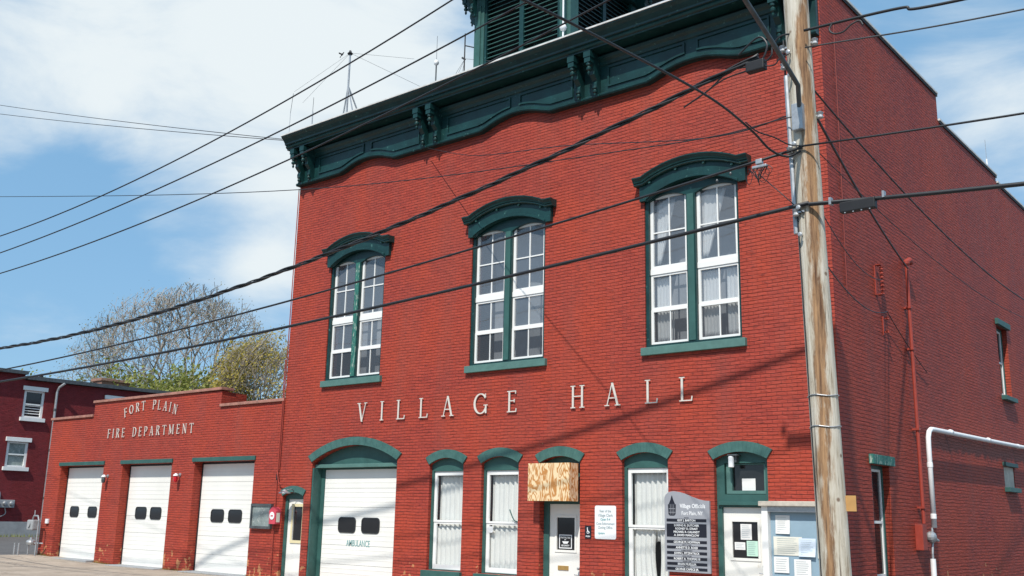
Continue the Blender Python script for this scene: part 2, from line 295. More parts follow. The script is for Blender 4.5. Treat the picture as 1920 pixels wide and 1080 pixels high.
def pole_mat():
    mt, t, p, L = new_mat('weathered_pole_wood')
    tcn = N(t, 'ShaderNodeTexCoord'); mpn = N(t, 'ShaderNodeMapping'); mpn.inputs['Scale'].default_value = (1, 1, .06); L(tcn.outputs['Object'], mpn.inputs[0])
    n = N(t, 'ShaderNodeTexNoise'); n.inputs['Scale'].default_value = 19; n.inputs['Detail'].default_value = 9; n.inputs['Roughness'].default_value = .74; L(mpn.outputs[0], n.inputs['Vector'])
    r = N(t, 'ShaderNodeValToRGB'); L(n.outputs['Fac'], r.inputs[0]); e = r.color_ramp.elements
    e[0].position = .33; e[0].color = (.20, .12, .065, 1)
    e[1].position = .60; e[1].color = (.64, .59, .50, 1)
    k = e.new(.45); k.color = (.50, .44, .34, 1)
    # rust-brown preservative streak running down the street-facing side
    sx = N(t, 'ShaderNodeSeparateXYZ'); L(tcn.outputs['Object'], sx.inputs[0])
    n2 = N(t, 'ShaderNodeTexNoise'); n2.inputs['Scale'].default_value = 5.5; n2.inputs['Detail'].default_value = 6; n2.inputs['Roughness'].default_value = .7
    mp2 = N(t, 'ShaderNodeMapping'); mp2.inputs['Scale'].default_value = (1, 1, .16); L(tcn.outputs['Object'], mp2.inputs[0]); L(mp2.outputs[0], n2.inputs['Vector'])
    # angle-like coordinate across the camera-facing side
    d = N(t, 'ShaderNodeVectorMath', operation='DOT_PRODUCT'); L(tcn.outputs['Object'], d.inputs[0]); d.inputs[1].default_value = (.93, .37, 0)
    a = N(t, 'ShaderNodeMath', operation='ADD'); L(d.outputs['Value'], a.inputs[0]); a.inputs[1].default_value = .045
    ab = N(t, 'ShaderNodeMath', operation='ABSOLUTE'); L(a.outputs[0], ab.inputs[0])
    mu = N(t, 'ShaderNodeMath', operation='MULTIPLY_ADD'); L(ab.outputs[0], mu.inputs[0]); mu.inputs[1].default_value = -2.3; L(n2.outputs['Fac'], mu.inputs[2])
    mr = N(t, 'ShaderNodeMapRange'); mr.inputs['From Min'].default_value = .28; mr.inputs['From Max'].default_value = .40; L(mu.outputs[0], mr.inputs['Value'])
    mx = N(t, 'ShaderNodeMix', data_type='RGBA'); fm = N(t, 'ShaderNodeMath', operation='MULTIPLY'); L(mr.outputs[0], fm.inputs[0]); fm.inputs[1].default_value = .95
    L(fm.outputs[0], mx.inputs['Factor']); L(r.outputs[0], mx.inputs['A'])
    r2 = N(t, 'ShaderNodeValToRGB'); L(n.outputs['Fac'], r2.inputs[0]); r2.color_ramp.elements[0].position = .35; r2.color_ramp.elements[0].color = (.08, .028, .010, 1); r2.color_ramp.elements[1].position = .62; r2.color_ramp.elements[1].color = (.42, .23, .10, 1)
    L(r2.outputs[0], mx.inputs['B'])
    mp3 = N(t, 'ShaderNodeMapping'); mp3.inputs['Scale'].default_value = (1, 1, .03); L(tcn.outputs['Object'], mp3.inputs[0])
    n3 = N(t, 'ShaderNodeTexNoise'); n3.inputs['Scale'].default_value = 34; n3.inputs['Detail'].default_value = 4; L(mp3.outputs[0], n3.inputs['Vector'])
    ck = N(t, 'ShaderNodeMapRange'); ck.inputs['From Min'].default_value = .62; ck.inputs['From Max'].default_value = .68; ck.inputs['To Max'].default_value = .75; L(n3.outputs['Fac'], ck.inputs['Value'])
    m3 = N(t, 'ShaderNodeMix', data_type='RGBA'); L(ck.outputs[0], m3.inputs['Factor']); L(mx.outputs['Result'], m3.inputs['A']); m3.inputs['B'].default_value = (.075, .045, .028, 1)
    kn = N(t, 'ShaderNodeTexVoronoi'); kn.inputs['Scale'].default_value = 4.2; L(tcn.outputs['Object'], kn.inputs['Vector'])
    kr = N(t, 'ShaderNodeMapRange'); kr.inputs['From Min'].default_value = .14; kr.inputs['From Max'].default_value = .07; kr.inputs['To Max'].default_value = .8; L(kn.outputs['Distance'], kr.inputs['Value'])
    m4 = N(t, 'ShaderNodeMix', data_type='RGBA'); L(kr.outputs[0], m4.inputs['Factor']); L(m3.outputs['Result'], m4.inputs['A']); m4.inputs['B'].default_value = (.13, .06, .025, 1)
    L(m4.outputs['Result'], p.inputs['Base Color']); p.inputs['Roughness'].default_value = .8
    bn = N(t, 'ShaderNodeBump'); bn.inputs['Strength'].default_value = .8; bn.inputs['Distance'].default_value = .02; L(n.outputs['Fac'], bn.inputs['Height']); L(bn.outputs[0], p.inputs['Normal'])
    return mt
M['pole'] = pole_mat()

def leaf_mat(name, a, b):
    mt, t, p, L = new_mat(name)
    g = N(t, 'ShaderNodeNewGeometry'); r = N(t, 'ShaderNodeValToRGB'); L(g.outputs['Random Per Island'], r.inputs[0])
    r.color_ramp.elements[0].color = (*a, 1); r.color_ramp.elements[1].color = (*b, 1)
    L(r.outputs[0], p.inputs['Base Color']); p.inputs['Roughness'].default_value = .7
    tr = N(t, 'ShaderNodeBsdfTranslucent'); L(r.outputs[0], tr.inputs[0]); ms = N(t, 'ShaderNodeMixShader'); ms.inputs[0].default_value = .35
    L(p.outputs[0], ms.inputs[1]); L(tr.outputs[0], ms.inputs[2]); L(ms.outputs[0], t.nodes['Material Output'].inputs['Surface'])
    return mt
M['leaf_y'] = leaf_mat('spring_yellow_leaves', (.30, .26, .04), (.52, .40, .09))
M['leaf_g'] = leaf_mat('spring_green_leaves', (.17, .21, .04), (.36, .36, .09))
M['bud'] = leaf_mat('tree_buds', (.22, .20, .08), (.34, .30, .12))
M['bark'] = paint('grey_bark', (.29, .25, .21), .9, .25, 2)

def obj(name, bm, mat, parent=None, smooth=False, loc=None):
    me = bpy.data.meshes.new(name); bm.normal_update(); bm.to_mesh(me); bm.free()
    if mat is not None: me.materials.append(M[mat] if isinstance(mat, str) else mat)
    if smooth:
        for pl in me.polygons: pl.use_smooth = True
    o = bpy.data.objects.new(name, me); COL.objects.link(o)
    if parent is not None: o.parent = parent
    if loc: o.location = loc
    return o
def thing(name, label, cat, loc=(0, 0, 0), group=None):
    o = bpy.data.objects.new(name, None); COL.objects.link(o); o.location = loc; o.empty_display_size = .2
    return tag(o, label, cat, group)
def tag(o, label, cat, group=None):
    o['label'] = label; o['category'] = cat
    if group: o['group'] = group
    return o
def struct(o): o['kind'] = 'structure'; return o

FRONT = Matrix(((1, 0, 0, 0), (0, 0, 1, 0), (0, 1, 0, 0), (0, 0, 0, 1)))     # (x, z, depth y) -> world
def SIDE(X): return Matrix(((0, 0, 1, X), (1, 0, 0, 0), (0, 1, 0, 0), (0, 0, 0, 1)))   # (y, z, depth x-X)
def slab(bm, outer, holes, d0, d1, mx=FRONT):
    """2D polygon with holes, extruded from depth d0 to d1"""
    loops = [outer] + list(holes)
    flat = [p for l in loops for p in l]
    tris = tessellate_polygon([[Vector((p[0], p[1], 0)) for p in l] for l in loops])
    A = [bm.verts.new(mx @ Vector((p[0], p[1], d0))) for p in flat]
    B = [bm.verts.new(mx @ Vector((p[0], p[1], d1))) for p in flat]
    fs = []
    for t in tris:
        for V in (A, B):
            try: fs.append(bm.faces.new([V[i] for i in t]))
            except ValueError: pass
    k = 0
    for l in loops:
        n = len(l)
        for i in range(n):
            a, b = k + i, k + (i + 1) % n
            try: fs.append(bm.faces.new((A[a], A[b], B[b], B[a])))
            except ValueError: pass
        k += n
    bmesh.ops.recalc_face_normals(bm, faces=fs)
def box(bm, x0, x1, y0, y1, z0, z1, bev=0):
    vs = [bm.verts.new((x, y, z)) for x in (x0, x1) for y in (y0, y1) for z in (z0, z1)]
    fs = [bm.faces.new([vs[i] for i in f]) for f in ((0, 1, 3, 2), (4, 6, 7, 5), (0, 4, 5, 1), (2, 3, 7, 6), (0, 2, 6, 4), (1, 5, 7, 3))]
    bmesh.ops.recalc_face_normals(bm, faces=fs)
    if bev:
        es = list({e for f in fs for e in f.edges}); bmesh.ops.bevel(bm, geom=es, offset=bev, segments=2, affect='EDGES', profile=.6)
def sheet_bm(bm, x0, x1, y, z0, z1): bm.faces.new([bm.verts.new(p) for p in ((x0, y, z0), (x1, y, z0), (x1, y, z1), (x0, y, z1))])
def rect(x0, x1, z0, z1): return [(x0, z0), (x1, z0), (x1, z1), (x0, z1)]
def arc_pts(x0, x1, zs, zc, n=14):
    """segmental arch from (x1,zs) over crown zc to (x0,zs)"""
    w = (x1 - x0) / 2; h = zc - zs; R = (w * w + h * h) / (2 * h); cx = (x0 + x1) / 2; cz = zc - R
    a = math.asin(min(1, w / R))
    return [(cx + R * math.sin(a - 2 * a * i / n), cz + R * math.cos(a - 2 * a * i / n)) for i in range(n + 1)]
def arched(x0, x1, zb, zs, zc, n=14): return [(x0, zb), (x1, zb)] + arc_pts(x0, x1, zs, zc, n)
def rrect(x0, x1, z0, z1, r, n=5):
    out = []
    for cx, cz, a0 in ((x1 - r, z0 + r, -PI / 2), (x1 - r, z1 - r, 0), (x0 + r, z1 - r, PI / 2), (x0 + r, z0 + r, PI)):
        out += [(cx + r * math.cos(a0 + PI / 2 * i / n), cz + r * math.sin(a0 + PI / 2 * i / n)) for i in range(n + 1)]
    return out
def tube(bm, pts, r, n=6, caps=True):
    pts = [Vector(p) for p in pts]; rings = []; up = Vector((0, 0, 1)); prev = None
    for i, p in enumerate(pts):
        d = (pts[min(i + 1, len(pts) - 1)] - pts[max(i - 1, 0)])
        if d.length < 1e-9: d = Vector((0, 0, 1))
        d.normalize()
        if prev is None:
            a = d.cross(up) if abs(d.z) < .95 else d.cross(Vector((1, 0, 0)))
        else: a = prev - d * prev.dot(d)
        if a.length < 1e-6: a = d.orthogonal()
        a.normalize(); prev = a; b = d.cross(a); rr = r[i] if isinstance(r, (list, tuple)) else r
        rings.append([bm.verts.new(p + (a * math.cos(2 * PI * k / n) + b * math.sin(2 * PI * k / n)) * rr) for k in range(n)])
    for i in range(len(rings) - 1):
        for k in range(n): bm.faces.new((rings[i][k], rings[i][(k + 1) % n], rings[i + 1][(k + 1) % n], rings[i + 1][k]))
    if caps:
        bm.faces.new(rings[0][::-1]); bm.faces.new(rings[-1])
def lathe(bm, c, prof, n=12, axis='z'):
    c = Vector(c); rings = []
    for r, h in prof:
        ring = []
        for k in range(n):
            a = 2 * PI * k / n; v = (r * math.cos(a), r * math.sin(a), h)
            if axis == 'y': v = (v[0], h, v[1])
            if axis == 'x': v = (h, v[0], v[1])
            ring.append(bm.verts.new(c + Vector(v)))
        rings.append(ring)
    fs = []
    for i in range(len(rings) - 1):
        for k in range(n): fs.append(bm.faces.new((rings[i][k], rings[i][(k + 1) % n], rings[i + 1][(k + 1) % n], rings[i + 1][k])))
    fs.append(bm.faces.new(rings[0])); fs.append(bm.faces.new(rings[-1][::-1]))
    bmesh.ops.recalc_face_normals(bm, faces=fs)
def sweep(bm, path, prof, ends=True):
    """profile [(projection, dz)] carried along a path [(x, z)] on the facade; projection points to -y"""
    rings = []
    for (x, z) in path: rings.append([bm.verts.new((x, -p, z + dz)) for p, dz in prof])
    n = len(prof); fs = []
    for i in range(len(rings) - 1):
        for k in range(n): fs.append(bm.faces.new((rings[i][k], rings[i][(k + 1) % n], rings[i + 1][(k + 1) % n], rings[i + 1][k])))
    if ends:
        for ring in (rings[0], rings[-1]):
            try: fs.append(bm.faces.new(ring))
            except ValueError: pass
    bmesh.ops.recalc_face_normals(bm, faces=fs)
def B(): return bmesh.new()
def text(name, s, size, loc, mat, parent=None, align='CENTER', ext=.0015, rot=(PI / 2, 0, 0), sx=1.0, bold=0.0):
    c = bpy.data.curves.new(name, 'FONT'); c.body = s; c.size = size; c.align_x = align; c.extrude = ext; c.offset = bold; c.resolution_u = 2
    t = bpy.data.objects.new(name, c); me = bpy.data.meshes.new_from_object(t); bpy.data.objects.remove(t); bpy.data.curves.remove(c)
    me.name = name; me.materials.append(M[mat]); o = bpy.data.objects.new(name, me); COL.objects.link(o)
    o.location = loc; o.rotation_euler = rot; o.scale = (sx, 1, 1)
    if parent is not None: o.parent = parent
    return o

# ------------------------------------------------------------------ ground
def gz(x, y=0):
    return -.13 * min(1, max(0, (x + 13.2) / 5.0))
bm = B()
xs = [-900, -200, -80, -30, -14, -13.2, -11.5, -10, -8.2, -4, 0, 8, 16, 24, 60, 300, 900]; ys = [-900, -100, -30, -12, -6, -3, 0, 6, 30, 100, 900]
g = [[bm.verts.new((x, y, gz(x) - .02)) for y in ys] for x in xs]
for i in range(len(xs) - 1):
    for j in range(len(ys) - 1): bm.faces.new((g[i][j], g[i + 1][j], g[i + 1][j + 1], g[i][j + 1]))
struct(obj('ground', bm, 'asphalt'))
bm = B()
xs2 = [-13.6, -13.2, -11.5, -10, -8.2, -4, 0, 8, 16.5, 24, 40]
g = [[bm.verts.new((x, y, gz(x) + .012)) for y in (-6.8, -3.5, -.9, .34)] for x in xs2]
for i in range(len(xs2) - 1):
    for j in range(3): bm.faces.new((g[i][j], g[i + 1][j], g[i + 1][j + 1], g[i][j + 1]))
# the paved apron runs on to the left in front of the alley
a = [bm.verts.new(p) for p in ((-60, -6.8, .012), (-60, -1.2, .012), (-13.6, -1.2, .012), (-13.6, -6.8, .012))]
bm.faces.new(a)
struct(obj('sidewalk', bm, 'tan'))

# ------------------------------------------------------------------ VILLAGE HALL
HX0, HX1, HD = .1, 16.12, 30.0
hall = thing('village_hall', 'red painted brick hall with dark teal bracketed cornice and louvred cupola', 'building')
UPW = [(1.74, 3.93), (7.04, 9.32), (12.02, 14.24)]
GW = [(5.87, 6.97), (7.54, 8.65), (11.42, 12.52)]
holes = []
for x0, x1 in UPW: holes.append(arched(x0, x1, 5.17, 8.42, 8.72))
holes.append(arched(1.46, 4.73, -.1, 3.0, 3.41))
for x0, x1 in GW: holes.append(arched(x0, x1, .40, 2.86, 3.01))
holes.append(arched(9.26, 10.35, -.1, 2.84, 2.98))
holes.append(arched(13.55, 14.67, -.1, 2.83, 2.97))
holes.append(arched(.30, 1.18, -.1, 2.10, 2.20))
bm = B(); slab(bm, rect(HX0, HX1, -.3, 12.40), holes, 0, .40)
obj('front_wall', bm, 'brick', hall)
# side wall with its stepped parapet and window openings
SW = SIDE(HX1)
sholes = [rect(1.38, 2.34, .62, 2.78), rect(11.3, 12.36, 5.12, 7.05), rect(10.83, 11.86, 2.68, 3.22)]
prof = [(.401, -.3), (HD, -.3), (HD, 11.50), (12.70, 11.50), (12.70, 11.70), (7.40, 11.70), (7.40, 12.40), (.401, 12.40)]
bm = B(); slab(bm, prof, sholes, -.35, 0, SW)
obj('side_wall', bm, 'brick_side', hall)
bm = B(); slab(bm, prof, [], 0, .35, SIDE(HX0)); box(bm, HX0, HX1, HD - .3, HD + .01, -.3, 11.45)
obj('rear_wall', bm, 'brick', hall)
bm = B(); box(bm, HX0 + .36, HX1 - .36, .41, 7.3, 12.0, 12.1); box(bm, HX0 + .36, HX1 - .36, 7.31, HD - .31, 11.2, 11.3)
obj('roof', bm, 'roof', hall)
# metal capping along the side parapet
bm = B()
for y0, y1, z in ((.41, 7.43, 12.402), (7.44, 12.73, 11.702), (12.74, HD, 11.502)):
    box(bm, HX1 - .38, HX1 + .05, y0, y1, z, z + .05)
obj('parapet_capping', bm, 'flash', hall)
bm = B()
for y0, y1, z in ((.41, 7.43, 12.34), (7.44, 12.73, 11.64), (12.74, HD, 11.44)):
    box(bm, HX1 + .002, HX1 + .03, y0, y1, z, z + .058)
obj('capping_edge', bm, 'black', hall)
# main cornice
CP = [(.002, .36), (.80, .36), (.80, .33), (.73, .27), (.66, .18), (.655, .135), (.61, .12), (.62, .085), (.60, .05), (.56, .03), (.56, 0), (.16, 0), (.16, -.05), (.002, -.05)]
bm = B(); sweep(bm, [(HX0 - .02, 12.05), (HX1 - .02, 12.05)], CP)
cornice = obj('cornice', bm, 'green', hall)
bm = B(); box(bm, HX0 - .04, HX1, -.825, .38, 12.412, 12.45)
obj('flashing', bm, 'flash', cornice)
# frieze with three shallow arches along its lower edge
def frieze_low():
    pts = [(HX0 + .02, 11.04)]
    for c0, c1 in ((2.02, 4.22), (7.32, 9.52), (12.2, 14.4)):
        pts.append((c0, 11.04)); 
        n = 12
        pts.append((c0 + .22, 11.10))
        ap = arc_pts(c0 + .22, c1 - .22, 11.10, 11.27, n)[::-1]
        pts += ap[1:-1]
        pts.append((c1 - .22, 11.10)); pts.append((c1, 11.04))
    pts.append((HX1 - .02, 11.04))
    return pts
FL = frieze_low()
bm = B(); slab(bm, FL + [(HX1 - .02, 12.04), (HX0 + .02, 12.04)], [], -.12, -.002)
frieze = obj('frieze', bm, 'green', hall)
bm = B(); sweep(bm, [(x, z + .02) for x, z in FL], [(.121, -.02), (.165, -.02), (.185, .01), (.185, .045), (.15, .075), (.121, .085)])
obj('frieze_moulding', bm, 'green', frieze)
bm = B(); sweep(bm, [(HX0 + .02, 11.90), (HX1 - .02, 11.90)], [(.121, -.12), (.15, -.10), (.17, -.03), (.23, .02), (.25, .08), (.121, .08)])
obj('bed_moulding', bm, 'green', frieze)
# raised panel outlines, two to each bay
def zlow(x):
    for (a, b), (c, d) in zip(FL, FL[1:]):
        if a <= x <= c: return b + (d - b) * (x - a) / max(1e-6, c - a)
    return 11.04
BR = [.36, .80, 5.42, 5.88, 10.44, 10.90, 15.38, 15.84]
for (a, b) in ((1.08, 2.98), (3.26, 5.16), (6.16, 8.28), (8.56, 10.18), (11.16, 13.16), (13.44, 15.12)):
    bm = B(); k = 10
    low = [(a + (b - a) * i / k, zlow(a + (b - a) * i / k) + .20) for i in range(k + 1)]
    ring = low + [(b, 11.74), (a, 11.74)]
    cx = (a + b) / 2; cz = 11.5
    inner = [(x + (.045 if x < cx else -.045) * (1 if abs(x - cx) > (b - a) / 2 - .01 else 0), z + (.045 if z < cz else -.045)) for x, z in ring]
    slab(bm, ring, [inner], -.152, -.118)
    obj('panel_moulding', bm, 'green', frieze)
# brackets in pairs, each with its turned drops
def bracket_bm(w=.13, s=1.0):
    bm = B()
    pf = [(.122, 1.03), (.56, 1.03), (.56, .80), (.50, .76), (.43, .70), (.38, .60), (.39, .52), (.33, .46), (.27, .40), (.30, .32), (.29, .24), (.24, .17), (.20, .10), (.20, .05), (.122, .05)]
    slab(bm, [(-p * s, z * s) for p, z in pf], [], -w / 2, w / 2, Matrix(((0, 0, 1, 0), (1, 0, 0, 0), (0, 1, 0, 0), (0, 0, 0, 1))))
    box(bm, -w / 2 - .03, w / 2 + .03, -.60 * s, -.40 * s, .88 * s, 1.02 * s)
    box(bm, -w / 2 - .015, w / 2 + .015, -.585 * s, -.44 * s, .76 * s, .878 * s)
    drop = [(.012, -.30), (.028, -.27), (.035, -.24), (.02, -.215), (.02, -.20), (.055, -.175), (.062, -.14), (.04, -.10), (.03, -.08), (.06, -.06), (.06, .0)]
    lathe(bm, (0, -.515 * s, .76 * s), [(r * s, h * s) for r, h in drop], 10)
    lathe(bm, (0, -.27 * s, .27 * s), [(r * .8 * s, h * .8 * s) for r, h in drop], 10)
    return bm
b0 = obj('bracket', bracket_bm(), 'green', cornice, loc=(BR[0], 0, 11.0))
for x in BR[1:]:
    c = b0.copy(); COL.objects.link(c); c.parent = cornice; c.location = (x, 0, 11.0)
# upper windows
def grid_light(w, x0, x1, z0, z1, y, mat, pane_mat, vbar=True, hbar=None, fw=.07, bw=.028):
    """white sash: outer frame, glazing bars, one pane sheet behind"""
    bm = B(); slab(bm, rect(x0, x1, z0, z1), [rect(x0 + fw, x1 - fw, z0 + fw * .9, z1 - fw * .8)], y, y + .05)
    if vbar: box(bm, (x0 + x1) / 2 - bw / 2, (x0 + x1) / 2 + bw / 2, y + .012, y + .045, z0 + fw * .9, z1 - fw * .8)
    if hbar: box(bm, x0 + fw, x1 - fw, y + .010, y + .043, hbar - bw / 2, hbar + bw / 2)
    s = obj('sash', bm, mat, w)
    bm = B(); sheet_bm(bm, x0 + fw * .6, x1 - fw * .6, y + .03, z0 + fw * .6, z1 - fw * .6)
    obj('pane', bm, pane_mat, w)
    return s
def curtain(w, x0, x1, z0, z1, y, mat, amp=.022, freq=9, shape=None):
    bm = B(); nx, nz = 34, 12; ph = random.uniform(0, 6)
    g = [[None] * (nz + 1) for _ in range(nx + 1)]
    for i in range(nx + 1):
        for j in range(nz + 1):
            u, v = i / nx, j / nz
            if shape: xa, xb = shape(v, x0, x1)
            else: xa, xb = x0, x1
            x = xa + (xb - xa) * u
            g[i][j] = bm.verts.new((x, y + amp * math.sin(u * freq * 2 * PI + ph + .6 * math.sin(3 * v)) + amp * .4 * math.sin(u * freq * 5), z0 + (z1 - z0) * v + .012 * math.sin(u * 40) * (1 if j == 0 else 0)))
    for i in range(nx):
        for j in range(nz): bm.faces.new((g[i][j], g[i + 1][j], g[i + 1][j + 1], g[i][j + 1]))
    bm.normal_update(); bmesh.ops.solidify(bm, geom=bm.faces[:], thickness=.003)
    return obj('curtain', bm, mat, w, smooth=True)
UPD = [('leftmost arched double window under a teal hood', 0), ('middle arched double window under a teal hood', 1), ('rightmost arched double window with swagged net curtains', 2)]
for i, (x0, x1) in enumerate(UPW):
    xm = (x0 + x1) / 2
    w = bpy.data.objects.new('window', None); COL.objects.link(w); w.parent = hall; w['label'] = UPD[i][0]
    mw = .105
    la = (x0 + .085, xm - mw); lb = (xm + mw, x1 - .055)
    # timber jambs, mullion and head with two arched cut-outs
    bm = B(); slab(bm, arched(x0 + .002, x1 - .002, 5.172, 8.418, 8.718), [arched(a, b, 5.23, 8.36, 8.47, 8) for a, b in (la, lb)], .03, .16)
    fr = obj('frame', bm, 'green', w)
    bm = B(); box(bm, xm - mw + .03, xm + mw - .03, .012, .029, 5.24, 8.36)
    obj('mullion', bm, 'green_worn' if i == 0 else 'green_mid', w)
    for a, b in (la, lb):
        grid_light(w, a + .004, b - .004, 6.86, 8.47, .10, 'white', 'glass', True, 7.66)
        bm = B(); box(bm, a + .004, b - .004, .085, .15, 6.74, 6.858); obj('transom', bm, 'white', w)
        grid_light(w, a + .004, b - .004, 5.98, 6.738, .105, 'white', 'glass', True, None, .055)
        grid_light(w, a + .004, b - .004, 5.235, 5.978, .095, 'white', 'screen', True, None, .06, .022)
    # sill
    bm = B(); box(bm, x0 - .07, x1 + .10, -.09, .10, 5.00, 5.165, .008)
    obj('sill', bm, 'green_sill', w)
    # hood: swept crown moulding, flat fascia, end blocks
    e0, e1 = x0 - .16, x1 + .32
    path = [(e0, 8.72), (e0 + .22, 8.72)] + arc_pts(e0 + .22, e1 - .22, 8.72, 8.98, 14)[::-1][1:-1] + [(e1 - .22, 8.72), (e1, 8.72)]
    bm = B(); sweep(bm, path, [(.002, .15), (.26, .15), (.26, .125), (.215, .07), (.205, .04), (.18, .03), (.185, 0), (.16, -.02), (.002, -.02)])
    hd = obj('hood', bm, 'green', w)
    bm = B(); low = [(e0 + .10, 8.36), (e0 + .26, 8.36)] + arc_pts(e0 + .26, e1 - .26, 8.36, 8.66, 14)[::-1][1:-1] + [(e1 - .26, 8.36), (e1 - .10, 8.36)]
    up = [(x, z - .022) for x, z in path[1:-1]]
    slab(bm, low + [(e1 - .10, 8.698)] + up[::-1] + [(e0 + .10, 8.698)], [], -.10, -.002)
    obj('hood_fascia', bm, 'green', hd)
    bm = B(); sweep(bm, [(x, z + .01) for x, z in low[1:-1]], [(.1005, 0), (.13, 0), (.13, .04), (.1005, .055)])
    obj('hood_bead', bm, 'green', hd)
    bm = B()
    for k in range(4):
        t = (k + .5) / 4; j = int(t * (len(path) - 1)); px, pz = path[j]; box(bm, px - .025, px + .025, -.145, -.105, pz - .065, pz - .024)
    obj('hood_dentils', bm, 'green_mid', hd)
    bm = B(); slab(bm, rect(x0 + .02, x1 - .02, 5.1, 8.45), [], .9, .93); box(bm, x0 - .3, x1 + .3, .93, 2.4, 5.0, 5.05)
    obj('room_wall', bm, 'room', w)
    if i == 2:
        curtain(w, la[0], lb[1], 5.25, 5.95, .34, 'net', .02, 10, lambda v, a, b: (a + .03, a + .42))
        def swagL(v, a, b): return (a, a + .12 + .36 * max(0, min(1, (v - .35) / .5)) ** .8)
        curtain(w, la[0] + .08, la[1], 7.0, 8.4, .24, 'net', .014, 4, lambda v, a, b: (a, a + .10 + .36 * v))
        curtain(w, la[0] + .08, la[1], 5.3, 6.75, .24, 'net', .014, 4, lambda v, a, b: (a, a + .30))
        curtain(w, lb[0] + .05, lb[1], 7.0, 8.4, .24, 'net', .014, 4, lambda v, a, b: (a, a + .14 + .42 * v))
        curtain(w, lb[0] + .05, lb[1], 5.3, 6.75, .24, 'net', .014, 5, lambda v, a, b: (a, a + .36))
        curtain(w, lb[0], lb[1] - .05, 5.3, 6.75, .24, 'net', .014, 4, lambda v, a, b: (b - .32, b))
# ground-floor arches (painted brick voussoirs, one ring per opening)
def rim(x0, x1, zs, zc, t, parent, name='arch', y=-.035, drop=.0, mat='green_mid'):
    inner = arc_pts(x0, x1, zs, zc, 20); 
    w = (x1 - x0) / 2; h = zc - zs; R = (w * w + h * h) / (2 * h); cx = (x0 + x1) / 2; cz = zc - R; an = math.asin(w / R) 
    a2 = an * 1.0 + .02; n = 24
    outer = [(cx + (R + t) * math.sin(a2 - 2 * a2 * i / n), cz + (R + t) * math.cos(a2 - 2 * a2 * i / n)) for i in range(n + 1)]
    bm = B(); slab(bm, inner + outer[::-1], [], y, .02)
    o = obj(name, bm, voussoir(cx, cz), parent)
    return o
def voussoir(cx, cz):
    mt, t, p, L = new_mat('teal_brick_arch')
    tcn = N(t, 'ShaderNodeTexCoord'); sx = N(t, 'ShaderNodeSeparateXYZ'); L(tcn.outputs['Object'], sx.inputs[0])
    a = N(t, 'ShaderNodeMath', operation='SUBTRACT'); L(sx.outputs[0], a.inputs[0]); a.inputs[1].default_value = cx
    b = N(t, 'ShaderNodeMath', operation='SUBTRACT'); L(sx.outputs[2], b.inputs[0]); b.inputs[1].default_value = cz
    at = N(t, 'ShaderNodeMath', operation='ARCTAN2'); L(a.outputs[0], at.inputs[0]); L(b.outputs[0], at.inputs[1])
    q = N(t, 'ShaderNodeMath', operation='MULTIPLY'); L(at.outputs[0], q.inputs[0]); q.inputs[1].default_value = 16
    fr = N(t, 'ShaderNodeMath', operation='FRACT'); L(q.outputs[0], fr.inputs[0])
    mr = N(t, 'ShaderNodeMapRange'); mr.inputs['From Min'].default_value = .0; mr.inputs['From Max'].default_value = .13; mr.inputs['To Min'].default_value = .72; L(fr.outputs[0], mr.inputs['Value'])
    n = N(t, 'ShaderNodeTexNoise'); n.inputs['Scale'].default_value = 6; n.inputs['Detail'].default_value = 6; L(tcn.outputs['Object'], n.inputs['Vector'])
    r = N(t, 'ShaderNodeValToRGB'); L(n.outputs['Fac'], r.inputs[0]); r.color_ramp.elements[0].position = .3; r.color_ramp.elements[0].color = (.036, .105, .094, 1); r.color_ramp.elements[1].position = .72; r.color_ramp.elements[1].color = (.062, .155, .138, 1)
    mm = N(t, 'ShaderNodeMix', data_type='RGBA', blend_type='MULTIPLY'); mm.inputs['Factor'].default_value = 1; L(r.outputs[0], mm.inputs['A']); L(mr.outputs[0], mm.inputs['B'])
    L(mm.outputs['Result'], p.inputs['Base Color']); p.inputs['Roughness'].default_value = .55
    bn = N(t, 'ShaderNodeBump'); bn.inputs['Strength'].default_value = .6; bn.inputs['Distance'].default_value = .01; L(mr.outputs[0], bn.inputs['Height']); L(bn.outputs[0], p.inputs['Normal'])
    return mt
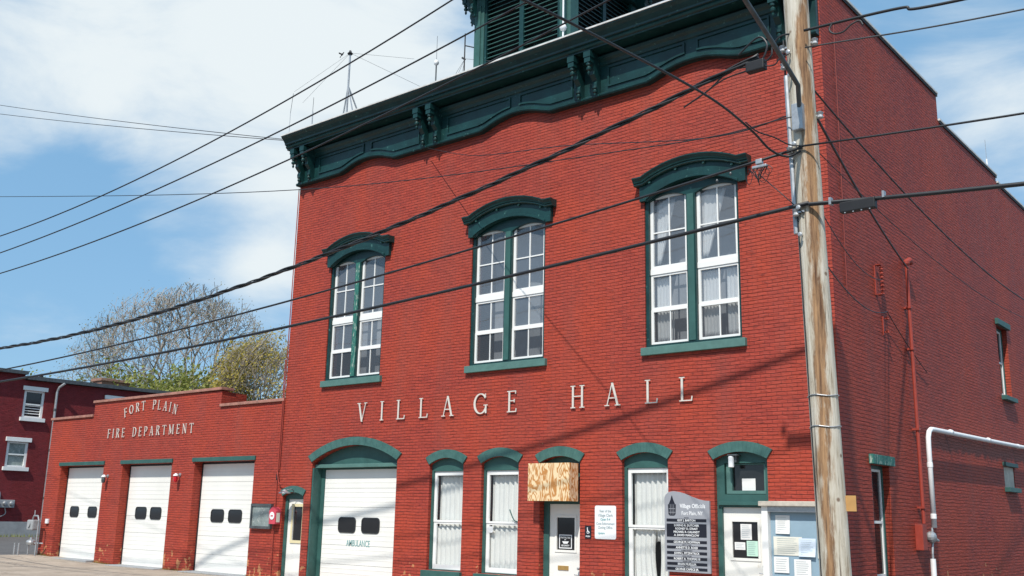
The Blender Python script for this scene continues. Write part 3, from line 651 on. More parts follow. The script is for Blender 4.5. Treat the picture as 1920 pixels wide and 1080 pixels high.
# ambulance bay
bay = bpy.data.objects.new('garage_door', None); COL.objects.link(bay); bay.parent = hall; bay['label'] = 'white sectional ambulance door under a teal segmental arch'
rim(1.46, 4.73, 3.0, 3.41, .21, bay)
bm = B(); slab(bm, arched(1.462, 4.728, -.12, 2.998, 3.408, 20), [rect(1.66, 4.62, -.13, 2.80)], .30, .38)
obj('frame', bm, 'green_mid', bay)
bm = B(); slab(bm, arched(1.464, 4.726, 2.90, 2.996, 3.406, 20), [], .20, .299); 
obj('tympanum', bm, 'green_mid', bay)
bm = B(); box(bm, 1.464, 4.726, .10, .199, 2.84, 2.935, .01)
obj('header_beam', bm, 'green_sill', bay)
bm = B(); box(bm, 1.464, 1.52, .02, .299, -.12, 2.838)
obj('jamb', bm, 'green_mid', bay)
def sectional(parent, x0, x1, z0, z1, y, rows, wins, mat='door_white', groove=.012):
    bm = B(); h = (z1 - z0) / rows
    for k in range(rows):
        za, zb = z0 + k * h + groove * .3, z0 + (k + 1) * h - groove * .3
        box(bm, x0, x1, y, y + .05, za, zb)
        for q in (1, 2, 3):   # pressed ribs
            zz = za + (zb - za) * q / 4; box(bm, x0 + .02, x1 - .02, y - .004, y - .0005, zz - .035 + .05, zz + .03)
    p = obj('door_leaf', bm, mat, parent)
    bm = B(); box(bm, x0, x1, y - .008, y - .001, z0 - .0, z0 + .035); obj('bottom_seal', bm, 'gasket', parent)
    bm = B(); box(bm, x0, x1, y + .051, y + .055, z0, z1); obj('door_back', bm, 'gasket', parent)
    for (a, b, c, d) in wins:
        bm = B(); slab(bm, rrect(a, b, c, d, .11), [rrect(a + .03, b - .03, c + .03, d - .03, .085)], y - .02, y - .0045)
        obj('window_gasket', bm, 'gasket', parent)
        bm = B(); slab(bm, rrect(a + .028, b - .028, c + .028, d - .028, .085), [], y - .012, y - .0046)
        obj('window_pane', bm, 'black_glass', parent)
sectional(bay, 1.67, 4.61, -.12, 2.80, .315, 6, [(2.30, 2.98, 1.17, 1.57), (3.20, 3.88, 1.17, 1.57)])
text('lettering', 'AMBULANCE', .225, (3.10, .309, .84), 'ink_faded', bay, sx=.68, bold=.001)
# ground-floor windows
GL = ['tall arched window beside the ambulance door', 'tall arched window left of the plywood box', 'wide arched window left of the officials board']
for i, (x0, x1) in enumerate(GW):
    w = bpy.data.objects.new('window', None); COL.objects.link(w); w.parent = hall; w['label'] = GL[i]
    rim(x0 - .0, x1 + .0, 2.86, 3.01, .20, w)
    bm = B(); slab(bm, arched(x0 + .002, x1 - .002, .402, 2.858, 3.008), [rect(x0 + .07, x1 - .04, .42, 2.70)], .09, .18); obj('frame', bm, 'green_mid', w)
    a, b = x0 + .075, x1 - .045; zm = 1.53
    bm = B(); slab(bm, rect(a, b, zm - .02, 2.695), [rect(a + .075, b - .06, zm + .025, 2.60)], .12, .17)
    obj('sash', bm, 'white', w)
    bm = B(); slab(bm, rect(a, b, .425, zm - .022), [rect(a + .09, b - .06, .53, zm - .06)], .135, .18)
    obj('sash', bm, 'white', w)
    bm = B(); sheet_bm(bm, a + .05, b - .04, .152, .5, 2.65); obj('pane', bm, 'glass_low', w)
    bm = B(); box(bm, x0 - .10, x1 + .05, -.09, .12, .24, .395, .008); obj('sill', bm, 'green_mid', w)
    if i < 2:
        curtain(w, a + .06, b - .05, zm - .25, 2.66, .26, 'lace', .022, 6)
        curtain(w, a + .06, b - .05, .45, zm - .12, .22, 'lace', .02, 6)
    else:
        curtain(w, a + .06, b - .05, zm - .3, 2.66, .26, 'lace', .022, 7)
        curtain(w, a + .06, b - .05, .45, zm + .02, .22, 'lace', .02, 4, lambda v, p, q: (p, p + (q - p) * (.64 - .06 * math.sin(v * PI))))
        curtain(w, a + .06, b - .05, .45, zm + .02, .22, 'lace', .02, 3, lambda v, p, q: (q - (q - p) * (.29 - .04 * math.sin(v * PI)), q))
    bm = B(); box(bm, x0 - .2, x1 + .2, .8, .83, .3, 3.0); obj('room_wall', bm, 'dark', w)
# personal doors
def door(parent, x0, x1, z0, z1, y, pane, matd='white', slot=None, handle=None, frame=.05):
    a, b, c, d = pane
    bm = B(); slab(bm, rect(x0, x1, z0, z1), [rect(a, b, c, d)], y, y + .045)
    lf = obj('door_leaf', bm, matd, parent)
    bm = B(); slab(bm, rect(a - frame, b + frame, c - frame, d + frame), [rect(a, b, c, d)], y - .014, y - .001); obj('pane_bead', bm, matd, parent)
    bm = B(); box(bm, a - .01, b + .01, y + .02, y + .026, c - .01, d + .01); obj('pane', bm, 'black_glass', parent)
    if slot: bm = B(); box(bm, slot[0], slot[1], y - .018, y - .001, slot[2], slot[3], .004); obj('mail_slot', bm, 'brass', parent)
    if handle:
        bm = B(); lathe(bm, (handle[0], y - .001, handle[1]), [(.03, 0), (.03, -.012), (.012, -.015), (.012, -.05), (.028, -.06), (.03, -.08), (.018, -.095)], 12, 'y')
        tube(bm, [(handle[0] - .01, y - .045, handle[1] - .14), (handle[0] - .12, y - .045, handle[1] - .13)], .012)
        lathe(bm, (handle[0] - .01, y - .001, handle[1] - .14), [(.03, 0), (.03, -.012), (.012, -.015), (.012, -.06)], 10, 'y')
        obj('handle', bm, 'metal', parent)
    return lf
dD = bpy.data.objects.new('door', None); COL.objects.link(dD); dD.parent = hall; dD['label'] = 'white door under the plywood box'
rim(9.26, 10.35, 2.84, 2.98, .21, dD)
bm = B(); slab(bm, arched(9.262, 10.348, -.12, 2.838, 2.978), [rect(9.40, 10.29, -.13, 1.96)], .16, .28); obj('frame', bm, 'green_mid', dD)
door(dD, 9.402, 10.288, -.12, 1.955, .20, (9.60, 10.08, .99, 1.67), 'door_white', (9.64, 9.92, .57, .66), (10.22, .62))
dF = bpy.data.objects.new('door', None); COL.objects.link(dF); dF.parent = hall; dF['label'] = 'white door with papers taped inside its glass, under a transom light'
rim(13.55, 14.67, 2.83, 2.97, .20, dF)
bm = B(); slab(bm, arched(13.552, 14.668, -.12, 2.828, 2.968), [rect(13.65, 14.60, -.13, 1.93), rect(13.72, 14.575, 2.17, 2.76)], .10, .24); obj('frame', bm, 'green_mid', dF)
bm = B(); slab(bm, rect(13.74, 14.56, 2.18, 2.75), [rect(13.86, 14.53, 2.24, 2.73)], .14, .20); obj('transom_frame', bm, 'green_sill', dF)
bm = B(); box(bm, 13.80, 14.55, .205, .212, 2.19, 2.74); obj('transom_pane', bm, 'black_glass', dF)
bm = B(); box(bm, 13.60, 14.63, .045, .099, 1.965, 2.03, .006); obj('transom_bar', bm, 'green_mid', dF)
door(dF, 13.652, 14.598, -.12, 1.925, .16, (13.83, 14.36, .99, 1.66), 'door_white', None, (14.50, .86))
dA = bpy.data.objects.new('door', None); COL.objects.link(dA); dA.parent = hall; dA['label'] = 'narrow cream framed door at the left end of the hall'
rim(.30, 1.18, 2.10, 2.20, .17, dA)
bm = B(); slab(bm, arched(.302, 1.178, -.12, 2.098, 2.198), [rect(.40, 1.12, -.13, 2.02)], .10, .22); obj('frame', bm, 'green_mid', dA)
door(dA, .402, 1.118, -.12, 2.015, .15, (.62, 1.02, .92, 1.82), 'door_white', None, None, .05)
bm = B(); slab(bm, rect(.55, 1.075, .85, 1.89), [rect(.615, 1.01, .925, 1.815)], .128, .1355); obj('pane_trim', bm, 'frame_cream', dA)
# side windows
def side_window(y0, y1, z0, z1, lab, boarded=False, lintel=.16):
    w = bpy.data.objects.new('window', None); COL.objects.link(w); w.parent = hall; w['label'] = lab
    X = HX1
    bm = B(); box(bm, X + .002, X + .09, y0 - .10, y1 + .12, z1, z1 + lintel, .008); obj('lintel', bm, 'green_worn' if z1 < 3 else 'green_mid', w)
    bm = B(); box(bm, X - .10, X + .13, y0 - .06, y1 + .06, z0 - .12, z0 - .002, .008); obj('sill', bm, 'green_mid', w)
    if boarded:
        bm = B(); box(bm, X - .12, X - .02, y0 + .01, y1 - .01, z0 + .01, z1 - .01); obj('board', bm, 'bleached', w)
        return
    zm = z0 + (z1 - z0) * .5
    bm = B(); slab(bm, rect(y0 + .002, y1 - .002, z0 + .002, z1 - .002), [rect(y0 + .07, y1 - .07, z0 + .06, z1 - .07)], -.24, -.13, SIDE(X)); obj('frame', bm, 'green_mid', w)
    bm = B(); slab(bm, rect(y0 + .072, y1 - .072, z0 + .062, z1 - .072), [rect(y0 + .12, y1 - .12, zm + .03, z1 - .12), rect(y0 + .12, y1 - .12, z0 + .12, zm - .02)], -.20, -.15, SIDE(X)); obj('sash', bm, 'white', w)
    bm = B(); slab(bm, rect(y0 + .1, y1 - .1, z0 + .1, z1 - .1), [], -.18, -.175, SIDE(X)); obj('pane', bm, 'black_glass', w)
side_window(1.38, 2.34, .62, 2.78, 'tall side window nearest the street corner', lintel=.18)
side_window(11.3, 12.36, 5.12, 7.05, 'tall narrow window high on the side wall')
side_window(10.83, 11.86, 2.68, 3.22, 'small boarded side window', True, .10)

# cupola on the roof
cup = bpy.data.objects.new('cupola', None); COL.objects.link(cup); cup.parent = hall
CX0, CX1, CY0, CY1, CZ0, CZ1 = 6.42, 9.62, .50, 3.60, 12.1, 15.3
for x in (CX0, CX1 - .34):
    for y in (CY0, CY1 - .34):
        bm = B(); box(bm, x, x + .34, y, y + .34, CZ0, CZ1, .01)
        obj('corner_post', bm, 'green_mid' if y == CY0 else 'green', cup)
    bm = B(); box(bm, x + .10, x + .24, CY0 - .035, CY0 - .003, 12.7, CZ1 - .3, .006); obj('post_panel', bm, 'green_mid', cup)
bm = B()
xm = (CX0 + CX1) / 2
box(bm, xm - .07, xm + .07, CY0 + .04, CY0 + .14, CZ0, CZ1); ymid = (CY0 + CY1) / 2
box(bm, CX1 - .14, CX1 - .04, ymid - .07, ymid + .07, CZ0, CZ1)
box(bm, CX0 + .341, CX0 + .42, CY0 + .03, CY0 + .15, CZ0, CZ1); box(bm, CX1 - .42, CX1 - .341, CY0 + .03, CY0 + .15, CZ0, CZ1)
obj('stile', bm, 'green', cup)
def louvers(x0, x1, front=True):
    bm = B(); z = CZ0 + .35
    while z < CZ1 - .1:
        if front: vs = [(x0, CY0 + .06, z), (x1, CY0 + .06, z), (x1, CY0 + .19, z + .055), (x0, CY0 + .19, z + .055)]
        else: vs = [(CX1 - .06, x0, z), (CX1 - .06, x1, z), (CX1 - .19, x1, z + .055), (CX1 - .19, x0, z + .055)]
        V = [bm.verts.new(v) for v in vs] + [bm.verts.new((v[0], v[1], v[2] + .018)) for v in vs]
        for f in ((0, 1, 2, 3), (7, 6, 5, 4), (0, 4, 5, 1), (1, 5, 6, 2), (2, 6, 7, 3), (3, 7, 4, 0)): bm.faces.new([V[k] for k in f])
        z += .125
    bmesh.ops.recalc_face_normals(bm, faces=bm.faces[:])
    return bm
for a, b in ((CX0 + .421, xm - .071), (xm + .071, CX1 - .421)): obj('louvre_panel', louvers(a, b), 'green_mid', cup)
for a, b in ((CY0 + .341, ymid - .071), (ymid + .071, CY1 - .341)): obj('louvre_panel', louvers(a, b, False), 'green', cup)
bm = B(); box(bm, CX0 + .25, CX1 - .25, CY0 + .28, CY1 - .1, CZ0, CZ1 + .2); obj('inner_wall', bm, 'black', cup)
bm = B(); box(bm, CX0 - .10, CX1 + .10, CY0 - .10, CY1 + .10, CZ1 + .001, CZ1 + .35)
obj('entablature', bm, 'green', cup)
bm = B(); box(bm, CX0 - .62, CX1 + .62, CY0 - .62, CY1 + .62, CZ1 + .351, CZ1 + .43, .02); box(bm, CX0 - .70, CX1 + .70, CY0 - .70, CY1 + .70, CZ1 + .431, CZ1 + .56, .02)
obj('eave', bm, 'green', cup)
bm = B()
v = [bm.verts.new(p) for p in ((CX0 - .7, CY0 - .7, CZ1 + .561), (CX1 + .7, CY0 - .7, CZ1 + .561), (CX1 + .7, CY1 + .7, CZ1 + .561), (CX0 - .7, CY1 + .7, CZ1 + .561), (CX0 + .9, CY0 + .9, CZ1 + 2.2), (CX1 - .9, CY0 + .9, CZ1 + 2.2), (CX1 - .9, CY1 - .9, CZ1 + 2.2), (CX0 + .9, CY1 - .9, CZ1 + 2.2))]
for f in ((0, 1, 5, 4), (1, 2, 6, 5), (2, 3, 7, 6), (3, 0, 4, 7), (4, 5, 6, 7), (3, 2, 1, 0)): bm.faces.new([v[k] for k in f])
obj('cupola_roof', bm, 'roof', cup)
for x, y, rz in ((CX0 + .12, CY0, 0), (CX1 - .12, CY0, 0), (CX0, CY0 + .2, -PI / 2), (CX1, CY0 + .2, PI / 2), (CX1, CY1 - .2, PI / 2)):
    o = obj('bracket', bracket_bm(.14, 1.0), 'green', cup); o.location = (x, y, CZ1 - .68); o.rotation_euler = (0, 0, rz)

# ------------------------------------------------------------------ lettering on the walls
def glyph(ch):
    """strokes in a unit-high cell: ('l', x0,z0,x1,z1,width) / ('a', cx,cz,rx,rz,a0,a1,w)"""
    T, H, S = .098, .045, .04
    def stem(x, z0=0, z1=1, w=T, serif=(1, 1)):
        o = [('l', x, z0, x, z1, w)]
        if serif[0]: o.append(('l', x - .13, z0 + S / 2, x + .13, z0 + S / 2, S))
        if serif[1]: o.append(('l', x - .13, z1 - S / 2, x + .13, z1 - S / 2, S))
        return o
    g = {
        'I': (stem(.13), .26),
        'L': (stem(.13) + [('l', .13, H / 2, .58, H / 2, H), ('l', .57, 0, .60, .20, .05)], .62),
        'V': ([('l', .10, 1, .36, 0, T), ('l', .62, 1, .36, 0, H), ('l', -.03, 1 - S / 2, .24, 1 - S / 2, S), ('l', .50, 1 - S / 2, .73, 1 - S / 2, S)], .70),
        'A': ([('l', .10, 0, .37, 1, H), ('l', .66, 0, .37, 1, T), ('l', .20, .34, .56, .34, H), ('l', -.02, S / 2, .22, S / 2, S), ('l', .52, S / 2, .80, S / 2, S)], .78),
        'E': (stem(.13) + [('l', .13, H / 2, .54, H / 2, H), ('l', .13, 1 - H / 2, .51, 1 - H / 2, H), ('l', .13, .53, .44, .53, H), ('l', .54, 0, .56, .17, .045), ('l', .51, .85, .52, 1, .045), ('l', .44, .45, .44, .61, .045)], .58),
        'F': (stem(.13) + [('l', .13, 1 - H / 2, .51, 1 - H / 2, H), ('l', .13, .53, .44, .53, H), ('l', .51, .85, .52, 1, .045), ('l', .44, .45, .44, .61, .045)], .55),
        'H': (stem(.13) + stem(.63) + [('l', .13, .52, .63, .52, H)], .76),
        'G': ([('a', .46, .5, .38, .47, 35, 335, .10), ('l', .80, 0.03, .80, .42, T * .9), ('l', .66, .42, .92, .42, S), ('l', .76, .78, .77, .97, .045)], .90),
        'O': ([('a', .45, .5, .36, .46, 0, 360, .10)], .90),
        'T': (stem(.36, serif=(1, 0)) + [('l', .02, 1 - H / 2, .70, 1 - H / 2, H), ('l', .03, .83, .02, 1, .045), ('l', .69, .83, .70, 1, .045)], .72),
        'R': (stem(.13) + [('a', .33, .75, .20, .225, -90, 90, .09), ('l', .13, .975, .33, .975, .05), ('l', .13, .525, .33, .525, .05), ('l', .34, .52, .62, 0, T), ('l', .52, S / 2, .74, S / 2, S)], .70),
        'P': (stem(.13) + [('a', .33, .73, .22, .245, -90, 90, .09), ('l', .13, .975, .33, .975, .05), ('l', .13, .485, .33, .485, .05)], .58),
        'D': (stem(.13) + [('a', .33, .5, .36, .475, -90, 90, .10), ('l', .13, .975, .33, .975, .05), ('l', .13, .025, .33, .025, .05)], .74),
        'N': (stem(.12, w=H, serif=(1, 1)) + [('l', .12, 1, .66, 0, T), ('l', .66, 0, .66, 1, H), ('l', .54, 1 - S / 2, .78, 1 - S / 2, S)], .78),
        'M': (stem(.12, w=H) + stem(.82, w=T) + [('l', .12, 1, .46, .08, T * .9), ('l', .82, 1, .46, .08, H)], .95),
    }
    return g[ch]
def letter_bm(ch, h, hs=1.0, d0=-.016, d1=.0):
    strokes, adv = glyph(ch); bm = B(); k = 0
    for s in strokes:
        e = -.0006 * k; k += 1         # keep crossing strokes off the same plane
        if s[0] == 'l':
            _, x0, z0, x1, z1, w = s; dx, dz = x1 - x0, z1 - z0; L = math.hypot(dx, dz); nx, nz = -dz / L * w / 2, dx / L * w / 2
            if abs(dz) > .3 and abs(dx) > .1: nx, nz = w / 2 * 1.05, 0
            q = [(x0 + nx, z0 + nz), (x1 + nx, z1 + nz), (x1 - nx, z1 - nz), (x0 - nx, z0 - nz)]
        else:
            _, cx, cz, rx, rz, a0, a1, w = s; n = 22; q = []; qi = []
            for i in range(n + 1):
                a = rad(a0 + (a1 - a0) * i / n); ww = w * (.45 + .75 * abs(math.cos(a)))
                q.append((cx + (rx + ww / 2) * math.cos(a), cz + (rz + ww / 2) * math.sin(a))); qi.append((cx + (rx - ww / 2) * math.cos(a), cz + (rz - ww / 2) * math.sin(a)))
            if abs(a1 - a0) >= 360:
                slab(bm, [(x * h * hs, z * h) for x, z in q[:-1]], [[(x * h * hs, z * h) for x, z in qi[:-1]]], d0 + e, d1); continue
            q = q + qi[::-1]
        slab(bm, [(x * h * hs, z * h) for x, z in q], [], d0 + e, d1)
    return bm, adv * h * hs
vh = thing('wall_lettering', 'raised cream capitals reading VILLAGE HALL across the brick front', 'sign', (3.2, -.02, 4.0))
for ch, x, z in zip('VILLAGEHALL', (3.20, 4.06, 4.66, 5.46, 6.24, 7.26, 8.30, 10.11, 11.02, 12.02, 12.83), (4.0,) * 11):
    bm, adv = letter_bm(ch, .49, 1.0)
    obj('letter', bm, 'letter', vh, loc=(x - 3.2, -.008, z - 4.0))
fd = thing('wall_lettering', 'small cream capitals reading FORT PLAIN over FIRE DEPARTMENT on the garage front', 'sign', (-6.85, -.02, 4.1))
def row(s, xc, z, h, track, hs, arch=0):
    advs = [(glyph(c)[1] * h * hs if c != ' ' else h * .62) for c in s]; tot = sum(advs) + track * (len(s) - 1); x = xc - tot / 2
    for c, a in zip(s, advs):
        if c != ' ':
            bm, _ = letter_bm(c, h, hs, -.014)
            u = (x + a / 2 - xc) / (tot / 2)
            o = obj('letter', bm, 'letter', fd, loc=(x + 6.85, 0, z + arch * (1 - u * u) - 4.1)); o.rotation_euler = (0, arch * u * 1.1, 0)
        x += a + track
row('FORT PLAIN', -6.85, 4.62, .30, .13, .98, .22)
row('FIRE DEPARTMENT', -6.82, 3.99, .30, .155, .98, 0)

# ------------------------------------------------------------------ FIRE STATION GARAGE
fs = thing('fire_station', 'low red brick three-bay garage with stepped parapet left of the hall', 'building')
OP = [(-12.35, -9.42), (-8.22, -5.32), (-4.08, -1.10)]
prof = [(-13.35, -.3), (.099, -.3), (.099, 4.72), (-2.98, 4.72), (-2.98, 5.20), (-10.45, 5.28), (-10.45, 4.76), (-13.35, 4.76)]
bm = B(); slab(bm, prof, [rect(a, b, -.29, 3.10) for a, b in OP], 0, .34)
obj('front_wall', bm, 'brick', fs)
bm = B(); box(bm, -13.35, -13.02, .341, 15, -.3, 4.74); obj('side_wall', bm, 'brick', fs)
bm = B(); box(bm, -13.35, .09, 15.001, 15.3, -.3, 4.7); obj('rear_wall', bm, 'brick', fs)
for xa, zb in ((-10.45, 5.24), (-3.31, 5.18)): bm = B(); box(bm, xa, xa + .33, .341, .9, 4.3, zb); obj('parapet_return', bm, 'brick', fs)
bm = B(); box(bm, -13.0, .09, .345, 15, 4.2, 4.3); obj('roof', bm, 'roof', fs)
bm = B()
for x0, x1, z in ((-13.42, -10.452, 4.762), (-10.50, -2.94, 5.235), (-2.975, .098, 4.722)): box(bm, x0, x1, -.06, .40, z, z + .085, .012)
obj('coping', bm, 'coping', fs)
GWN = [[(-11.88, -11.28, 1.35, 1.72), (-10.66, -10.06, 1.35, 1.72)], [(-7.62, -6.96, 1.35, 1.74), (-6.74, -6.10, 1.35, 1.74)], [(-3.42, -2.76, 1.33, 1.71), (-2.54, -1.88, 1.33, 1.71)]]
for (a, b), wn_, lb in zip(OP, GWN, ('left white garage bay door', 'middle white garage bay door', 'right white garage bay door')):
    d = bpy.data.objects.new('garage_door', None); COL.objects.link(d); d.parent = fs; d['label'] = lb
    bm = B(); box(bm, a - .10, b + .05, -.045, .12, 3.102, 3.225, .008); obj('lintel', bm, 'green_mid', d)
    bm = B(); slab(bm, rect(a + .002, b - .002, gz(a) - .03, 3.098), [rect(a + .06, b - .03, gz(a) - .05, 3.04)], .27, .33); obj('frame', bm, 'gasket', d)
    sectional(d, a + .062, b - .032, gz(b) + .0, 3.04, .28, 6, wn_)
    bm = B(); box(bm, a, b, -.28, .30, gz((a + b) / 2) - .04, gz((a + b) / 2) + .035, .01); obj('threshold', bm, 'concrete', d)

# ------------------------------------------------------------------ things on the walls
for k, (x, lab, lens) in enumerate(((-9.07, 'small dull wall light between left and middle garage doors', 'metal_dark'), (-4.80, 'small wall light with red lens between middle and right garage doors', 'lamp_red'))):
    t = thing('wall_light', lab, 'wall light', (x, 0, 2.62), 'lights between the garage doors')
    bm = B(); lathe(bm, (0, -.002, .10), [(.055, 0), (.055, -.03), (.02, -.035), (.02, -.10)], 12, 'y'); tube(bm, [(0, -.09, .10), (0, -.13, .14), (0, -.16, .12), (0, -.16, .08)], .016); obj('arm', bm, 'metal', t)
    bm = B(); lathe(bm, (0, -.16, -.13), [(.02, 0), (.055, .02), (.065, .08), (.065, .15), (.04, .19)], 14); obj('lens', bm, lens, t)
    bm = B(); lathe(bm, (0, -.16, .06), [(.08, 0), (.075, .03), (.03, .07), (.01, .08)], 14); obj('cap', bm, 'sign_white', t)
t = thing('notice_case', 'grey wall notice case beside the red alarm box', 'display case', (-.5, 0, 1.2))
bm = B(); slab(bm, rect(-.50, .42, 0, .68), [rect(-.44, .36, .07, .61)], -.09, -.002); obj('case_frame', bm, 'metal_dark', t)
bm = B(); box(bm, -.44, .36, -.06, -.05, .07, .61); obj('pane', bm, 'case_glass', t)
t = thing('fire_alarm_box', 'faded red fire alarm call box with white disc', 'alarm box', (.13, 0, 1.34))
bm = B(); slab(bm, [(-.13, 0), (.13, 0), (.15, .34), (.09, .41), (0, .46), (-.09, .41), (-.15, .34)], [], -.19, -.002); obj('housing', bm, 'alarm_red', t)
bm = B(); lathe(bm, (0, -.1905, .22), [(.085, 0), (.105, -.012), (.02, -.014)], 22, 'y'); obj('disc', bm, 'sign_white', t)
bm = B(); slab(bm, rect(-.05, .05, -.02, .015), [], -.2075, -.2050, Matrix.Translation((0, 0, .22)) @ FRONT); obj('pull_bar', bm, 'alarm_red', t)
bm = B(); box(bm, .146, .152, -.16, -.05, .05, .30); obj('side_plate', bm, 'paper_c', t)
t = thing('conduit', 'thin dark red conduit down the joint between garage and hall', 'conduit', (.06, -.04, 0))
bm = B(); tube(bm, [(-.02, 0, 5.9), (-.02, 0, 2.75), (.03, -.03, 2.66), (.12, -.05, 2.45), (.28, -.06, 2.40)], .016, 8); tube(bm, [(.04, 0, 11.0), (.04, 0, 2.9), (-.02, 0, 2.76)], .013, 8); tube(bm, [(-.02, -.005, 2.6), (-.02, -.005, -.1)], .013, 8)
obj('pipe', bm, 'red_paint', t); bm = B(); lathe(bm, (-.02, 0, 2.62), [(.02, -.09), (.035, -.08), (.035, .08), (.02, .09)], 10); obj('coupling', bm, 'black', t)
t = thing('gooseneck_lamp', 'small metal shaded lamp over the narrow left door', 'wall lamp', (.80, 0, 2.22))
bm = B(); lathe(bm, (0, -.002, 0), [(.05, 0), (.05, -.02), (.015, -.025)], 12, 'y'); tube(bm, [(0, -.02, 0), (-.02, -.10, .06), (-.10, -.20, .03)], .014); obj('arm', bm, 'metal_dark', t)
bm = B(); lathe(bm, (-.14, -.24, -.06), [(.17, 0), (.16, .02), (.08, .06), (.04, .10), (.01, .11)], 18); obj('lamp_shade', bm, 'metal', t)
t = tag(obj('outlet_box', (lambda b: (box(b, -12.93, -12.75, -.07, -.002, 1.10, 1.26, .01), b)[1])(B()), 'sign_white'), 'small white outlet box low on the brick pier at the left end of the garage', 'outlet box')
# gas meter set at the corner
t = thing('gas_meter', 'grey gas meter on pipes at the left corner of the garage', 'meter', (-13.1, -.35, 0))
bm = B(); tube(bm, [(.3, 0, 0), (.3, 0, .5), (.3, 0, 1.2), (.2, 0, 1.36), (-.1, 0, 1.36), (-.18, 0, 1.2)], .028, 8); tube(bm, [(-.2, -.02, -.02), (-.2, -.02, .55)], .026, 8); tube(bm, [(.05, 0, .42), (.38, .2, .42)], .024, 8); tube(bm, [(-.05, 0, 1.36), (-.05, 0, 1.55)], .02, 8); obj('pipe', bm, 'metal', t)
bm = B(); box(bm, -.34, .10, -.12, .12, .86, 1.22, .05); lathe(bm, (-.12, -.13, 1.06), [(.09, 0), (.09, -.03), (.02, -.03)], 14, 'y'); obj('meter_body', bm, 'concrete', t)
bm = B(); lathe(bm, (-.05, -.02, .45), [(.05, -.10), (.15, -.08), (.17, 0), (.15, .06), (.06, .10), (.05, .16)], 14); obj('regulator', bm, 'metal', t)
for x in (-.42, -.12):
    t2 = tag(obj('bollard_pipe', (lambda b: (tube(b, [(-13.1 + x, -.75, -.05), (-13.1 + x, -.75, .42)], .03, 10), b)[1])(B()), 'metal'), 'left short grey pipe post guarding the gas meter' if x < -.3 else 'right short grey pipe post guarding the gas meter', 'post', 'pipe posts by the gas meter')
# plywood box over the door
t = thing('plywood_box', 'raw plywood box with wild grain fixed over the door', 'box', (9.21, 0, 2.01))
bm = B(); box(bm, 0, 1.12, -.36, -.342, 0, .80); obj('front_panel', bm, 'ply', t)
bm = B(); box(bm, 0, .018, -.341, -.04, 0, .80); box(bm, 1.102, 1.12, -.341, -.04, 0, .80); obj('side_panel', bm, 'ply', t)
bm = B(); box(bm, .019, 1.101, -.341, -.04, .785, .80); box(bm, .019, 1.101, -.341, -.04, .01, .025); obj('cover_panel', bm, 'ply', t)
# small signs
t = thing('accessible_sign', 'little black wheelchair access plate beside the white notice', 'sign', (10.57, 0, 1.25))
bm = B(); slab(bm, rrect(-.08, .08, 0, .26, .015), [], -.012, -.002); obj('plate', bm, 'sign_black', t)
bm = B(); slab(bm, [(.03 * math.cos(a * PI / 8) , .13 + .03 * math.sin(a * PI / 8)) for a in range(16)], [[(.019 * math.cos(a * PI / 8), .13 + .019 * math.sin(a * PI / 8)) for a in range(16)]], -.0145, -.0125)
slab(bm, [(-.014 + .013 * math.cos(a * PI / 6), .215 + .013 * math.sin(a * PI / 6)) for a in range(12)], [], -.0145, -.0125); slab(bm, [(-.022, .20), (-.004, .20), (.004, .155), (.03, .15), (.045, .115), (.035, .11), (.018, .138), (-.018, .142)], [], -.0155, -.0127)
obj('symbol', bm, 'sign_white', t); text('caption', 'PUSH', .045, (0, -.0135, .03), 'sign_white', t, bold=.001)
t = thing('notice_sign', 'white rounded notice plate with faded teal lines on the brick', 'sign', (11.01, 0, 1.25))
bm = B(); slab(bm, rrect(-.265, .265, 0, .68, .04), [], -.012, -.002); obj('plate', bm, 'sign_white', t)
for s, z, sz, mt_, dx in (('Rear of the', .545, .075, 'ink_grey', 0), ('Village Clerk', .455, .085, 'ink_grey', 0), ('Open 9-4', .375, .075, 'ink_teal', 0), ('Code Enforcement', .29, .07, 'ink_grey', 0), ('Zoning Office', .21, .075, 'ink_grey', 0), ('Upstairs', .10, .06, 'ink_teal', -.10)):
    text('sign_text', s, sz, (dx, -.0135, z), mt_, t, sx=.85, bold=.0008)
# officials board
t = thing('officials_board', 'grey village officials board with curved top and black name strips', 'sign', (12.96, 0, .68))
top = [(.50, 1.36), (.38, 1.365), (.25, 1.39), (.10, 1.44), (-.06, 1.50), (-.18, 1.53), (-.30, 1.545), (-.40, 1.53), (-.47, 1.48), (-.50, 1.42)]
bm = B(); slab(bm, [(-.50, 0), (.50, 0)] + top, [], -.05, -.002); obj('board', bm, 'grey_sign', t)
bm = B()
slab(bm, [(-.42, 1.29), (-.24, 1.29), (-.25, 1.10), (-.28, 1.07), (-.38, 1.07), (-.41, 1.10)], [], -.053, -.0505); slab(bm, [(-.40, 1.295), (-.26, 1.295), (-.30, 1.38), (-.325, 1.46), (-.335, 1.46), (-.36, 1.38)], [], -.053, -.0505)
obj('emblem', bm, 'sign_black', t)
bm = B()
for z in (1.13, 1.20): slab(bm, rect(-.40, -.255, z, z + .010), [], -.055, -.0532)
for x in (-.37, -.33, -.29): slab(bm, rect(x, x + .008, 1.09, 1.285), [], -.0555, -.0533)
obj('emblem_lines', bm, 'grey_sign', t)
text('board_title', 'Village Officials', .115, (.13, -.0515, 1.22), 'sign_white', t, sx=.80, bold=.0022); text('board_subtitle', 'Fort Plain, NY', .105, (.12, -.0515, 1.085), 'sign_white', t, sx=.78, bold=.001)
